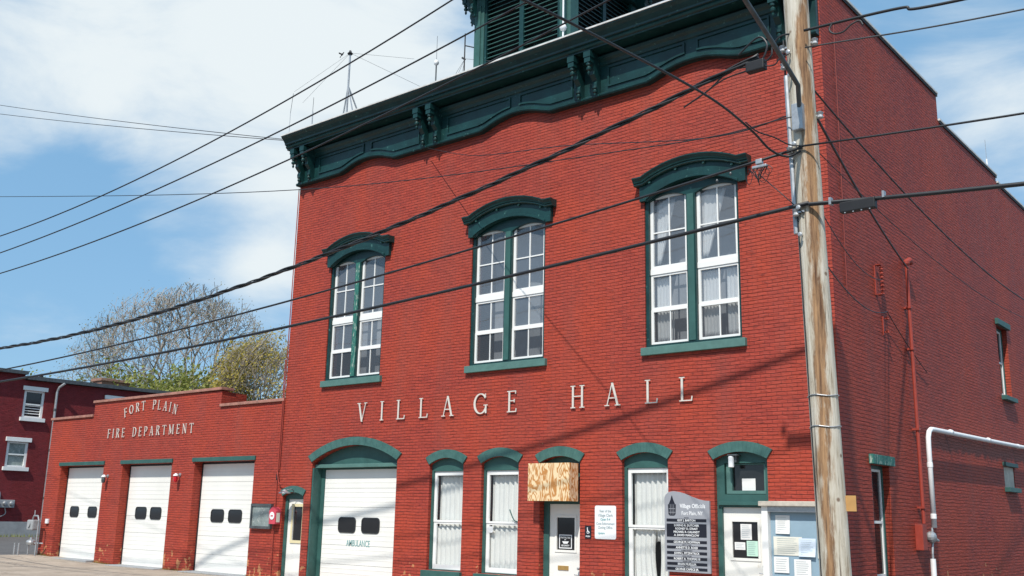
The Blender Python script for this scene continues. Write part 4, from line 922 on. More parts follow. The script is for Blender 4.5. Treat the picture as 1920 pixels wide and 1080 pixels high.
strips = [(.895, .06, ['GUY J. BARTON']), (.60, .26, ['LORING R. DUTCHER', 'RODNEY D. STRAIT', 'MICHAEL R. CALANDT', 'A. DAVID MANCLOW']), (.49, .055, ['GEORGE M. HOFFMAN']), (.375, .055, ['ANNETTE D. ROSSI']), (.262, .055, ['JOHN L. FITZPATRICK']), (.15, .055, ['ROBERT A. THOMAS III']), (.037, .055, ['BRIAN MUELLER'])]
strips = [(.955, .058, ['GUY J. BARTON']), (.665, .252, ['LORING R. DUTCHER', 'RODNEY D. STRAIT', 'MICHAEL R. CALANDT', 'A. DAVID MANCLOW']), (.545, .055, ['GEORGE M. HOFFMAN']), (.44, .055, ['ANNETTE D. ROSSI']), (.335, .055, ['JOHN L. FITZPATRICK']), (.23, .055, ['ROBERT A. THOMAS III']), (.13, .055, ['BRIAN MUELLER']), (.035, .055, ['GEORGE CAPECE JR.'])]
caps = ['MAYOR', 'TRUSTEES', 'VILLAGE CLERK', 'DEPUTY CLERK', 'SUPERINTENDENT', 'CODE OFFICER', 'POLICE CHIEF', 'FIRE CHIEF']
for (z, h, names), cp in zip(strips, caps):
    bm = B(); slab(bm, rect(-.455, .43, z, z + h), [], -.053, -.0505); obj('name_strip', bm, 'sign_black', t)
    for k, nm in enumerate(names): text('name_text', nm, .058, (-.01, -.0545, z + h - .062 * (k + 1) + .012), 'sign_white', t, sx=.98, bold=.0012)
    text('caption', cp, .030, (-.01, -.0515, z + h + .010), 'sign_black', t)
# lantern over the right door
t = thing('porch_lamp', 'white cylinder lamp hanging under the arch of the door by the notice board', 'wall lamp', (13.98, .09, 2.87))
bm = B(); box(bm, -.10, .10, -.16, -.002, .02, .05, .005); box(bm, .02, .06, -.10, -.004, -.10, .019); obj('bracket', bm, 'metal_dark', t)
bm = B(); lathe(bm, (-.04, -.12, -.20), [(.03, 0), (.055, .01), (.055, .20), (.04, .215)], 16); obj('shade', bm, 'sign_white', t)
# papers on glass
def sheet(x0, x1, z0, z1, y, mat, lab, group, lines=True, curl=0.0):
    tt = thing('notice_paper', lab, 'paper', ((x0 + x1) / 2, y, z0), group)
    w, h = (x1 - x0) / 2, z1 - z0
    bm = B(); g = [[bm.verts.new((-w + 2 * w * i / 6, -curl * (1 - j / 6) ** 2 * (.5 + i / 12), h * j / 6)) for j in range(7)] for i in range(7)]
    for i in range(6):
        for j in range(6): bm.faces.new((g[i][j], g[i + 1][j], g[i + 1][j + 1], g[i][j + 1]))
    bm.normal_update(); bmesh.ops.solidify(bm, geom=bm.faces[:], thickness=.0015); obj('page', bm, mat, tt)
    if lines:
        bm = B(); k = max(3, int(h / .035))
        for q in range(1, k):
            zz = h * q / k; box(bm, -w * .75, w * random.uniform(.35, .75), -.004 - curl * .4, -.0025 - curl * .4, zz, zz + .004)
        obj('print', bm, 'ink_grey', tt)
    return tt
sheet(13.99, 14.22, 1.33, 1.62, .178, 'paper', 'printed white page highest in the door glass', 'papers in the door glass')
sheet(13.86, 14.08, 1.14, 1.28, .178, 'paper', 'small white card low at the left of the door glass', 'papers in the door glass')
sheet(14.11, 14.34, 1.03, 1.31, .176, 'paper_g', 'pale green page low at the right of the door glass', 'papers in the door glass')
sheet(14.04, 14.32, 2.245, 2.47, .200, 'paper', 'pale sheet standing in the transom above the right door', 'papers in the door glass', False)
t = thing('door_sticker', 'black and white square sticker low in the glass of the door under the plywood box', 'sticker', (9.82, .21, 1.02))
bm = B(); slab(bm, rect(-.17, .17, 0, .29), [rect(-.15, .15, .02, .27)], 0, .004); slab(bm, [(-.09, .15), (.09, .15), (.05, .10), (-.05, .10)], [], 0, .004); obj('border', bm, 'sign_white', t)
text('sticker_text', 'PROTECTED', .048, (0, -.002, .215), 'sign_white', t, bold=.001); text('sticker_text', 'BY', .04, (0, -.002, .17), 'sign_white', t); text('sticker_text', 'SECURITY', .048, (0, -.002, .045), 'sign_white', t, bold=.001)
t = thing('window_tag', 'small white tag stuck low inside the window left of the plywood box', 'sticker', (7.75, .132, 1.30)); bm = B(); slab(bm, rrect(-.07, .07, 0, .14, .03), [], -.004, 0); obj('tag', bm, 'sign_white', t)
t = tag(obj('bent_stick', (lambda b: (tube(b, [(8.33, .10, 1.82), (8.42, .09, 1.66), (8.48, .09, 1.58), (8.58, .10, 1.55)], .014, 6), b)[1])(B()), 'green_mid'), 'thin bent teal strip hanging on the sash left of the plywood box', 'strip')
# notice board
nb = thing('notice_board', 'large blue backed notice board with bleached timber cap beside the pole', 'notice board', (14.60, 0, .35))
bm = B(); box(bm, -.03, 1.56, -.24, -.002, 1.60, 1.69, .012); obj('cap', bm, 'bleached', nb)
for xa, xb in ((0, .12), (1.42, 1.52)): bm = B(); box(bm, xa, xb, -.17, -.002, 0, 1.598); obj('post', bm, 'white', nb)
for za, zb in ((1.50, 1.598), (0, .08)): bm = B(); box(bm, .121, 1.419, -.165, -.12, za, zb); obj('rail', bm, 'metal', nb)
bm = B(); box(bm, .121, 1.419, -.05, -.002, .08, 1.5); obj('backing', bm, 'board_blue', nb)
BP = [(.22, .50, 1.11, 1.44, 'paper', 'white sheet pinned highest on the notice board', .03), (.17, .72, .73, 1.06, 'paper_c', 'wide cream sheet across the middle of the notice board', .0), (.66, .98, .72, 1.04, 'paper_b', 'curling pale blue sheet in the middle of the notice board', .05),
      (1.01, 1.33, .70, 1.02, 'paper_c', 'cream sheet with dark pins at the right of the notice board', .0), (.17, .46, .42, .70, 'paper', 'white sheet with yellow print low at the left of the notice board', .0), (.56, .88, .34, .67, 'paper', 'plain white sheet low in the middle of the notice board', .01), (1.20, 1.40, .95, 1.25, 'paper_b', 'narrow pale sheet by the right post of the notice board', .0)]
for k, (a, b, c, d, mt_, lab, cu) in enumerate(BP): sheet(14.60 + a, 14.60 + b, .35 + c, .35 + d, -.056 - .004 * k, mt_, lab, 'papers on the notice board', True, cu)

# ------------------------------------------------------------------ side-wall services
X = HX1
t = thing('service_mast', 'red painted service mast with weatherhead on the side wall', 'conduit', (X + .10, 3.9, 1.7))
bm = B(); tube(bm, [(0, 0, 0), (0, 0, 5.45)], .038, 10); obj('pipe', bm, 'red_paint', t)
bm = B(); lathe(bm, (0, 0, 5.45), [(.045, 0), (.07, .04), (.07, .10), (.03, .14)], 12); tube(bm, [(0, .0, 5.53), (.02, .14, 5.60), (.03, .25, 5.55)], [.06, .07, .05], 10); obj('weatherhead', bm, 'red_paint', t)
bm = B()
for z in (.3, 1.9, 3.6, 4.5): box(bm, -.098, .05, -.06, .06, z, z + .04)
obj('strap', bm, 'red_paint', t)
t = tag(obj('meter_box', (lambda b: (box(b, X + .002, X + .16, 3.60, 3.86, 1.17, 1.68, .012), b)[1])(B()), 'red_paint'), 'red painted steel box at the foot of the service mast', 'electrical box')
t = thing('white_pipe', 'fat white pipe rising then running back along the side wall', 'pipe', (X + .20, 4.22, 0))
pp = [(0, 0, 1.62), (0, .0, 3.30), (0, .02, 3.48), (0, .09, 3.60), (0, .22, 3.66), (0, .4, 3.67), (0, 4.0, 3.72), (0, 9.0, 3.80), (0, 17, 3.86)]
bm = B(); tube(bm, pp, .052, 14); obj('pipe', bm, 'pvc', t, smooth=True)
bm = B()
for z in (2.9, 1.85): lathe(bm, (0, 0, z), [(.053, -.05), (.060, -.045), (.060, .045), (.053, .05)], 14)
for y in (1.6, 4.6, 7.4, 10.5, 14): lathe(bm, (0, y, 3.685 + .012 * y), [(.053, -.06), (.060, -.05), (.060, .05), (.053, .06)], 14, 'y'); box(bm, -.198, -.03, y + .2, y + .24, 3.69 + .012 * y, 3.73 + .012 * y)
obj('collar', bm, 'pvc', t)
t = thing('gas_regulator', 'grey round gas regulator on a thin white riser below the fat pipe', 'regulator', (X + .16, 4.12, 1.3))
bm = B(); tube(bm, [(0, .08, .32), (0, .05, .05), (0, 0, -.2), (0, -.02, -1.4)], .024, 8); obj('riser', bm, 'metal', t)
bm = B(); lathe(bm, (0, 0, .13), [(.03, -.12), (.08, -.10), (.12, -.03), (.12, .03), (.08, .08), (.03, .10)], 14, 'x'); tube(bm, [(.02, .05, .12), (.06, .22, .06)], .03, 8); obj('regulator_body', bm, 'metal', t)
bm = B(); tube(bm, [(0, .0, -.3), (0, -.02, -1.42)], .055, 12); obj('sleeve', bm, 'pvc', t)
t = thing('insulator_rack', 'tall red spool insulator rack on the side wall', 'insulator rack', (X + .08, 2.2, 6.2))
bm = B(); box(bm, -.078, -.055, -.03, .03, 0, .62); 
for k in range(7): lathe(bm, (.03, .10, .05 + k * .085), [(.02, -.03), (.045, -.025), (.03, 0), (.045, .025), (.02, .03)], 10)
tube(bm, [(.03, .10, .01), (.03, .10, .63)], .012); box(bm, -.054, .04, -.02, .11, .0, .015); box(bm, -.054, .04, -.02, .11, .62, .635); obj('rack', bm, 'red_paint', t)
t = thing('insulator_rack', 'short red insulator bracket below the tall rack on the side wall', 'insulator rack', (X + .08, 2.5, 5.42))
bm = B(); box(bm, -.078, -.055, -.025, .025, 0, .40)
for k in range(2): lathe(bm, (.02, 0, .06 + k * .28), [(.02, -.03), (.04, -.02), (.03, 0), (.04, .02), (.02, .03)], 10); box(bm, -.056, .02, -.012, .012, .05 + k * .28, .07 + k * .28)
obj('rack', bm, 'red_paint', t)
t = tag(obj('conduit', (lambda b: (tube(b, [(X + .035, .62, 11.6), (X + .025, .60, 6.0)], .013, 8), b)[1])(B()), 'red_dull'), 'thin painted conduit running down the side wall near the corner', 'conduit')
# ------------------------------------------------------------------ roof antennas
def whip(name, label, x, y, z0, z1, parts, group='thin antennas on the hall roof'):
    t = thing(name, label, 'antenna', (x, y, z0), group)
    return t
t = thing('antenna_mast', 'grey tripod antenna mast on the left part of the roof', 'antenna', (.80, 1.0, 12.06))
bm = B(); tube(bm, [(0, 0, .3), (0, 0, 3.45)], .03, 8); obj('pole', bm, 'metal', t)
for a, rr in ((PI * .92, .66), (-PI * .08, 1.0), (PI * .45, 1.3)): bm = B(); tube(bm, [(0, 0, 2.4), (rr * math.cos(a), rr * math.sin(a), 0)], .024, 6); obj('leg', bm, 'metal', t)
bm = B(); tube(bm, [(-.26, .06, 1.45), (.38, -.09, 1.45)], .014, 6); obj('brace', bm, 'metal', t)
bm = B(); lathe(bm, (0, 0, 3.44), [(.06, 0), (.09, .04), (.05, .08), (.03, .14)], 10); obj('balun', bm, 'black', t)
for p in ((-3.2, .4, 3.2), (1.6, 1.2, 3.3), (-1.4, -.6, 2.0), (2.4, .8, 2.0)): bm = B(); tube(bm, [(0, 0, 3.5), tuple(v * .5 + (3.5 * .5 if i == 2 else 0) for i, v in enumerate(p)), p], .0045, 4); obj('wire', bm, 'metal_dark', t)
WX = (.16, 1.2)
for name, lab, x, z1, low in (('whip_antenna', 'leftmost bare whip antenna near the cornice end', -.05, 14.75, .008), ('whip_antenna', 'whip antenna with thick base between the left whip and the tripod', .42, 14.35, .02)):
    t = thing(name, lab, 'antenna', (x if x > 0 else .45, 1.0 if x > 0 else 1.3, 12.06), 'thin antennas on the hall roof')
    bm = B(); h = z1 - 12.06; lean = .25 if x < 0 else .02; ox = -.75 if x < 0 else -.45
    t.location = (WX[0], -.6, 12.44) if x < 0 else (WX[1], -.6, 12.44); h = (13.80 if x < 0 else 13.42) - 12.44
    tube(bm, [(0, 0, 0), (0, 0, h * .55)], low, 6); obj('base_tube', bm, 'metal', t); bm = B(); tube(bm, [(0, 0, h * .55), (lean * .3, 0, h)], .007, 5); obj('whip', bm, 'metal_dark', t)
t = thing('ball_antenna', 'antenna with white ball and guy wires left of the cupola', 'antenna', (4.65, .9, 12.06), 'thin antennas on the hall roof')
bm = B(); tube(bm, [(0, 0, 0), (0, 0, 1.95)], .02, 8); obj('mast', bm, 'metal_dark', t); bm = B(); lathe(bm, (0, 0, 1.95), [(.02, 0), (.06, .03), (.075, .09), (.05, .15), (.02, .17)], 14); obj('ball', bm, 'sign_white', t, smooth=True)
bm = B(); tube(bm, [(0, 0, 2.1), (0, 0, 2.85)], .008, 5); obj('whip', bm, 'metal', t)
for a in (2.4, .2, -1.2): bm = B(); tube(bm, [(0, 0, 1.4), (.35 * math.cos(a), .35 * math.sin(a), 0)], .01, 5); obj('stay', bm, 'metal_dark', t)
t = thing('bracket_antenna', 'thin upright antenna on stand-off arms at the cupola corner', 'antenna', (6.05, .55, 12.06), 'thin antennas on the hall roof')
bm = B(); tube(bm, [(0, 0, .3), (0, 0, 2.35)], .018, 6); tube(bm, [(0, 0, .95), (.37, .1, .70)], .016, 6); tube(bm, [(0, 0, 2.0), (.37, .1, 1.85)], .016, 6); tube(bm, [(0, .02, 1.6), (-.10, .02, 1.68)], .03, 6); obj('mast', bm, 'black', t)
for p in ((-1.3, .3, .7), (-.9, .1, .4), (-.4, .1, .25), (1.4, -.05, 1.1)): bm = B(); tube(bm, [(0, .02, 1.62), p], .005, 4); obj('wire', bm, 'metal_dark', t)
t = thing('ball_antenna', 'slim mast with white ball in front of the cupola right post', 'antenna', (9.55, .30, 12.44), 'thin antennas on the hall roof')
bm = B(); tube(bm, [(0, 0, 0), (0, 0, 2.2)], .022, 8); obj('mast', bm, 'pvc', t); bm = B(); lathe(bm, (0, 0, .86), [(.02, 0), (.07, .03), (.09, .09), (.07, .15), (.02, .18)], 14); obj('ball', bm, 'sign_white', t, smooth=True)
t = thing('whip_antenna', 'short pale whip antenna standing on the side parapet step', 'antenna', (X - .15, 12.5, 11.75), 'thin antennas on the hall roof')
bm = B(); tube(bm, [(0, 0, 0), (0, 0, .45)], .025, 8); obj('base_tube', bm, 'sign_white', t); bm = B(); tube(bm, [(0, 0, .45), (0, 0, 1.05)], .008, 5); obj('whip', bm, 'metal', t)
# bird beside the tripod mast
bm = B(); lathe(bm, (0, 0, 0), [(.005, -.11), (.035, -.06), (.045, 0), (.04, .05), (.025, .09), (.03, .12), (.012, .16)], 10, 'x')
V = [bm.verts.new(p) for p in ((.04, 0, .02), (-.04, 0, .02), (-.08, .12, .12), (-.02, .15, .14), (-.08, -.12, .12), (-.02, -.15, .14))]; bm.faces.new((V[0], V[1], V[2], V[3])); bm.faces.new((V[1], V[0], V[5], V[4]))
V = [bm.verts.new(p) for p in ((-.10, .02, 0), (-.10, -.02, 0), (-.20, -.045, -.01), (-.20, .045, -.01))]; bm.faces.new(V)
o = obj('bird', bm, 'black', None, loc=(.42, 1.0, 15.62)); o.rotation_euler = (0, -.9, .4); o.scale = (.6, .6, .6); tag(o, 'small dark bird flying beside the tripod antenna mast', 'bird')

# ------------------------------------------------------------------ utility pole
PX, PY = 18.37, -6.1
def px_at(z): return 18.38 - .022 * (z - 1.2)
pole = thing('utility_pole', 'weathered wooden utility pole with rusty brown streak in front of the hall corner', 'utility pole', (PX, PY, 0))
bm = B(); n = 20; rings = []; random.seed(3)
zs = [-.3 + 13.6 * i / 60 for i in range(61)]
for z in zs:
    r0 = .182 - .0028 * z; ring = []
    for k in range(n):
        a = 2 * PI * k / n; rr = r0 * (1 + .012 * math.sin(3 * a + z * .7) + random.uniform(-.008, .008) + .02 * math.exp(-((z - 1.6) / .25) ** 2))
        ring.append(bm.verts.new((px_at(z) - PX + rr * math.cos(a), rr * math.sin(a), z)))
    rings.append(ring)
for i in range(len(rings) - 1):
    for k in range(n): bm.faces.new((rings[i][k], rings[i][(k + 1) % n], rings[i + 1][(k + 1) % n], rings[i + 1][k]))
bm.faces.new(rings[-1])
obj('shaft', bm, 'pole', pole, smooth=True)
def rot_px(z, a, r=.19): return (px_at(z) - PX + r * math.cos(a), r * math.sin(a), z)
LEFT = PI * 1.13        # the side of the pole seen at its left edge
bm = B(); tube(bm, [rot_px(z, LEFT + .1, .185) for z in (5.2, 6.0, 6.8, 7.35)], .035, 8); obj('riser_guard', bm, 'metal', pole)
bm = B(); tube(bm, [rot_px(z, LEFT - .25 + .05 * math.sin(z * 3), .20) for z in [5.3 + .2 * i for i in range(14)]], .012, 6); tube(bm, [rot_px(z, LEFT + .5, .18) for z in (-.1, 3, 5.4)], .009, 6); obj('ground_wire', bm, 'cable', pole)
for z in (3.15, 2.78): 
    bm = B(); tube(bm, [(px_at(z) - PX + .182 * math.cos(2 * PI * k / 20), .182 * math.sin(2 * PI * k / 20), z + .01 * math.sin(k)) for k in range(21)], .007, 5); obj('band', bm, 'metal', pole)
bm = B()
for z in (5.15, 5.5, 6.35, 7.3, 7.62): lathe(bm, rot_px(z, -PI * .62, .165), [(.012, 0), (.012, -.06), (.03, -.062), (.03, -.075), (.012, -.08)], 8, 'y')
for z, a in ((7.75, LEFT), (7.5, LEFT), (7.78, .1), (6.3, LEFT + .3), (6.75, .1), (5.45, LEFT + .6)):
    x, y, _ = rot_px(z, a, .21); lathe(bm, (x, y, z), [(.02, -.05), (.045, -.035), (.03, 0), (.045, .035), (.02, .05)], 10); box(bm, min(x, px_at(z) - PX), max(x, px_at(z) - PX), y - .015, y + .015, z - .012, z + .012)
obj('hardware', bm, 'metal', pole)
# crossarm with insulators (above the picture)
bm = B(); box(bm, -1.25, 1.25, -.245, -.135, 11.55, 11.68, .01); obj('crossarm', bm, 'bleached', pole)
bm = B()
for x in (-1.1, -.5, .5, 1.1): lathe(bm, (x - .2, -.19, 11.68), [(.02, 0), (.02, .08), (.06, .10), (.05, .15), (.035, .2)], 10)
obj('insulator', bm, 'metal_dark', pole)
t = tag(obj('card_tag', (lambda b: (box(b, px_at(2) + .165, px_at(2) + .30, PY + .02, PY + .03, 1.80, 1.98), b)[1])(B()), 'cardboard'), 'tan cardboard tag sticking out from the right side of the pole', 'tag')
# street lamp arm leaving the pole towards the upper left of the road side
t = thing('street_lamp', 'grey tubular lamp arm slanting up from the utility pole', 'street lamp', (px_at(6.9), -6.27, 6.78))
o0 = Vector((px_at(6.9), -6.27, 6.78))
bm = B(); tube(bm, [Vector(p) - o0 for p in ((18.27, -6.25, 6.62), (18.29, -6.30, 6.82), (18.42, -6.62, 6.98), (18.52, -7.5, 7.15), (18.64, -8.49, 7.28), (18.80, -9.5, 7.38), (18.9, -10.1, 7.40))], .030, 12); obj('arm', bm, 'metal_dark', t, smooth=True)
bm = B(); lathe(bm, Vector((18.93, -10.35, 7.34)) - o0, [(.02, .12), (.10, .10), (.17, .02), (.16, -.03), (.10, -.10), (.02, -.12)], 16); obj('lamp_head', bm, 'metal', t)
bm = B(); box(bm, -.06, .08, -.07, .03, -.26, .10, .012); obj('arm_plate', bm, 'metal', t)

# ------------------------------------------------------------------ wires
def smooth_pts(P, n=14):
    P = [Vector(p) for p in P]; out = []
    Q = [P[0] * 2 - P[1]] + P + [P[-1] * 2 - P[-2]]
    for i in range(1, len(Q) - 2):
        for k in range(n):
            t = k / n; a, b, c, d = Q[i - 1], Q[i], Q[i + 1], Q[i + 2]
            out.append(.5 * ((2 * b) + (c - a) * t + (2 * a - 5 * b + 4 * c - d) * t * t + (3 * b - 3 * c + d - a) * t ** 3))
    out.append(P[-1]); return out
def sagline(a, b, sag, n=24):
    a, b = Vector(a), Vector(b); return [a.lerp(b, i / n) - Vector((0, 0, 4 * sag * (i / n) * (1 - i / n))) for i in range(n + 1)]
def quad(P, xa, xb, n=60):
    """least-squares parabola z(x) through measured points at constant y"""
    import itertools
    y = P[0][1]; xm = sum(p[0] for p in P) / len(P)
    S = [[0] * 3 for _ in range(3)]; R = [0] * 3
    for p in P:
        u = (p[0] - xm) / 10; v = (1, u, u * u)
        for i in range(3):
            R[i] += v[i] * p[2]
            for j in range(3): S[i][j] += v[i] * v[j]
    c = Matrix(S).inverted() @ Vector(R)
    out = []
    for i in range(n + 1):
        x = xa + (xb - xa) * i / n; u = (x - xm) / 10; out.append(Vector((x, y, c[0] + c[1] * u + c[2] * u * u)))
    return out
G = 'utility lines along the street'
def wire(name, lab, pts, r, mat='cable', group=G, n=6):
    bm = B(); tube(bm, pts, r, n); return tag(obj(name, bm, mat, None, smooth=True), lab, 'cable', group)
Y = -6.3
wire('telephone_cable', 'thickest lowest black cable across the front, carrying a flat splice case', quad([(-3.5, Y, 4.8), (8.2, Y, 5.02), (16, Y, 5.42), (18.3, Y, 5.52)], -34, 18.35) + quad([(18.36, Y, 5.52), (20.8, Y, 5.3), (26, Y, 5.05)], 18.36, 34, 20), .027, n=8)
wire('telephone_cable', 'middle black cable passing over the right window to the pole brackets', quad([(-3.7, Y, 5.1), (9.0, Y, 5.58), (15.9, Y, 6.05), (18.3, Y, 6.3)], -34, 18.30), .018)
wire('drop_cable', 'thin cable leaving the pole to the right below the lamp arm', quad([(18.3, Y, 6.3), (20.9, Y, 6.1), (28, Y, 5.9)], 18.3, 34, 20), .013)
# twisted three-strand line
base = quad([(-3.8, Y, 5.72), (3.7, Y, 5.75), (8.8, Y, 6.25), (13.5, Y, 6.95), (17.7, Y, 7.65)], -30, 17.75, 420)
tw = thing('twisted_cable', 'thick twisted black cable sagging from the upper pole across the windows', 'cable', tuple(base[-1]), G)
for k in range(3):
    pts = []
    for i, p in enumerate(base):
        a = p.x * 4.2 + k * 2 * PI / 3; pts.append(p - base[-1] + Vector((0, math.cos(a), math.sin(a))) * .024)
    bm = B(); tube(bm, pts, (.023, .021, .013)[k], 5); obj('strand', bm, 'cable' if k < 2 else 'cable_grey', tw, smooth=True)
wire('power_line', 'highest thin line rising left to right above the roof line', quad([(-4.8, Y, 8.9), (5.2, Y, 9.4), (12.1, Y, 10.4)], -26, 17.2), .015)
wire('power_line', 'second thin line rising across the cupola louvres', quad([(-4.6, Y, 8.4), (7.8, Y, 9.1), (13.7, Y, 9.8)], -26, 17.9), .015)
wire('power_line', 'third thin line rising across the cornice brackets', quad([(-4.4, Y, 7.8), (8.0, Y, 8.4), (13.1, Y, 9.0), (15.4, Y, 9.3)], -26, 18.2), .015)
wire('drop_cable', 'hairline wire running level over the sky then across the brick to the pole', smooth_pts([(-30, 2, 17.5), (-9.5, -2.5, 11.3), (4.0, Y + 1, 8.3), (8.2, Y, 7.68), (16.0, Y, 6.8), (18.2, Y, 6.72)][2:][::1]) if False else smooth_pts([(-22, Y, 13.4), (-5.1, Y, 10.1), (8.2, Y, 7.7), (16.0, Y, 6.8), (18.25, Y, 6.72)]), .008)
wire('drop_cable', 'long steep black cable falling from above the cupola to the pole', smooth_pts([(17.1, -15.6, 6.3), (17.64, -12.4, 6.27), (17.80, -11.4, 6.30), (17.93, -9.9, 6.34), (17.93, -8.0, 6.46), (17.90, -6.9, 6.42), (17.96, -6.5, 6.27), (18.1, -6.32, 6.20), (18.28, -6.29, 6.24)]), .015, n=8)
wire('drop_cable', 'thin loose wire looping below the steep cable to the pole', smooth_pts([(17.93, -7.1, 6.45), (17.94, -6.8, 6.42), (18.02, -6.5, 6.42), (18.15, -6.35, 6.34), (18.3, -6.3, 6.30)]), .009)
wire('drop_cable', 'thin dark wire from the frieze brackets across the brick to the pole', smooth_pts([(5.55, -.2, 11.0), (8.5, -1.55, 9.75), (12.4, -3.35, 8.55), (16.4, -5.2, 7.2), (18.2, Y + .2, 6.85)]), .009)
wire('power_line', 'thick upper cable leaving the pole top to the right with a hanging loop', smooth_pts([(18.4, Y, 7.86), (19.6, Y, 7.78), (20.5, Y, 7.64), (27, Y, 7.2), (34, Y, 7.4)]), .018)
wire('power_line', 'thin grey line leaving the pole top to the right below the looped cable', smooth_pts([(18.4, Y, 7.62), (21, Y, 7.32), (27, Y, 6.9), (34, Y, 6.9)]), .010, 'cable_grey')
wire('cable_loop', 'drooping black slack loop under the cable right of the pole top', smooth_pts([(18.78, Y, 7.85), (18.74, Y - .02, 7.76), (18.80, Y - .03, 7.68), (18.92, Y - .03, 7.67), (19.02, Y - .02, 7.74), (19.12, Y, 7.77), (19.16, Y, 7.70)]), .012)
wire('drop_cable', 'long service cable running back along the side wall from the pole', sagline((18.3, -5.95, 7.25), (17.4, 9.0, 7.15), .30) + sagline((17.4, 9.0, 7.15), (16.6, 30, 10.2), .5)[1:], .014, group='service drops beside the side wall')
wire('drop_cable', 'service cable dropping from the pole to the red weatherhead', sagline((18.3, -5.95, 6.95), (X + .14, 3.85, 7.08), .12), .020, group='service drops beside the side wall')
wire('drop_cable', 'thin wire from the pole to the tall spool rack', sagline((18.35, -5.95, 5.55), (X + .15, 2.2, 6.5), .25), .008, group='service drops beside the side wall')
wire('drop_cable', 'lower thin wire from the pole to the short spool bracket', sagline((18.35, -5.95, 4.9), (X + .10, 2.5, 5.9), .25) + sagline((X + .10, 2.5, 5.9), (X + .06, 4.9, 4.95), .05)[1:], .010, group='service drops beside the side wall')
wire('drop_cable', 'faint second wire running back high beside the side wall', sagline((18.3, -5.95, 6.4), (16.9, 14, 7.4), .5), .007, group='service drops beside the side wall')
# wires over the road behind the viewer's left, ending on the cornice corner
for k, (dz, lab) in enumerate(((0, 'upper of two thin lines ending at the left end of the cornice'), (-.35, 'lower of two thin lines ending at the left end of the cornice'))):
    wire('power_line', lab, sagline((.15, -.60, 12.36 - .03 * k), (-40, -2.6, 25.0 + dz * 2.3), .30), .011, group='thin lines reaching the cornice end')
wire('power_line', 'thick bundled cable high above the street in front of the hall roof', sagline((18.3, PY, 13.25), (2.0, -8.7, 13.2), .35, 30) + smooth_pts([(2.0, -8.7, 13.2), (-1.5, -10.5, 13.9), (-6, -16, 15.5), (-9, -26, 17)])[1:], .05)
# cases and fittings on the cables
t = thing('splice_case', 'flat black splice case on the thick cable right of the pole', 'splice case', (18.97, Y, 5.40), G)
bm = B(); box(bm, -.215, .215, -.05, .05, -.075, .055, .012); obj('case', bm, 'black', t)
bm = B()
for x in (-.15, -.05, .05, .15): box(bm, x - .008, x + .008, -.045, -.035, -.088, -.076)
box(bm, -.35, -.32, -.035, .035, .06, .15); box(bm, .30, .325, -.035, .035, .03, .11); obj('clip', bm, 'metal', t)
t = thing('splice_case', 'small black junction case hanging beside the twisted cable', 'splice case', (17.72, Y, 7.55), G)
bm = B(); box(bm, -.13, .13, -.06, .06, -.07, .07, .015); obj('case', bm, 'black', t)
bm = B(); tube(bm, smooth_pts([(-.12, 0, .03), (-.4, 0, .05), (-.7, 0, -.14), (-1.1, 0, -.30)], 6), .012); tube(bm, smooth_pts([(-.12, 0, -.02), (-.5, 0, -.06), (-.9, 0, -.23)], 6), .010)
tube(bm, smooth_pts([(.08, 0, .06), (.14, 0, .16), (.16, 0, .28), (.08, 0, .40), (-.04, 0, .38), (-.25, 0, .24)], 6), .013); tube(bm, smooth_pts([(.12, 0, .02), (.22, 0, .10), (.24, 0, .22), (.36, 0, .33), (.52, .1, .36)], 6), .012); tube(bm, smooth_pts([(.1, 0, -.02), (.25, 0, -.05), (.34, 0, .02), (.45, .1, .1)], 6), .009)
obj('lead', bm, 'cable', t)
t = thing('terminal_fitting', 'metal terminal with tangled fine wires on the middle cable by the right window', 'cable fitting', (17.72, Y, 6.20), G)
bm = B(); box(bm, -.10, .10, -.03, .03, -.07, -.035, .008); box(bm, -.05, .04, -.03, .03, -.02, .05, .01); obj('clamp', bm, 'metal', t)
for x, z in ((-.62, -.14), (-.42, -.08)): bm = B(); lathe(bm, (x, 0, z), [(.010, 0), (.02, .02), (.010, .04)], 8); obj('wire_clip', bm, 'metal_dark', t)
bm = B(); random.seed(5)
for k in range(9):
    a = random.uniform(-.16, .12); b = random.uniform(-.16, .16); d = random.uniform(.08, .24)
    tube(bm, smooth_pts([(a, 0, -.05), (a - .06, random.uniform(-.04, .04), -.05 - d * .6), ((a + b) / 2, random.uniform(-.05, .05), -.06 - d), (b + .05, 0, -.05 - d * .5), (b, 0, -.05)], 5), .0045, 4)
obj('tangle', bm, 'cable', t)
wire('drop_cable', 'short slanting wire from the tangled terminal down to the pole', [(17.70, Y, 6.05), (17.98, Y, 5.75), (18.28, Y, 5.42)], .007)

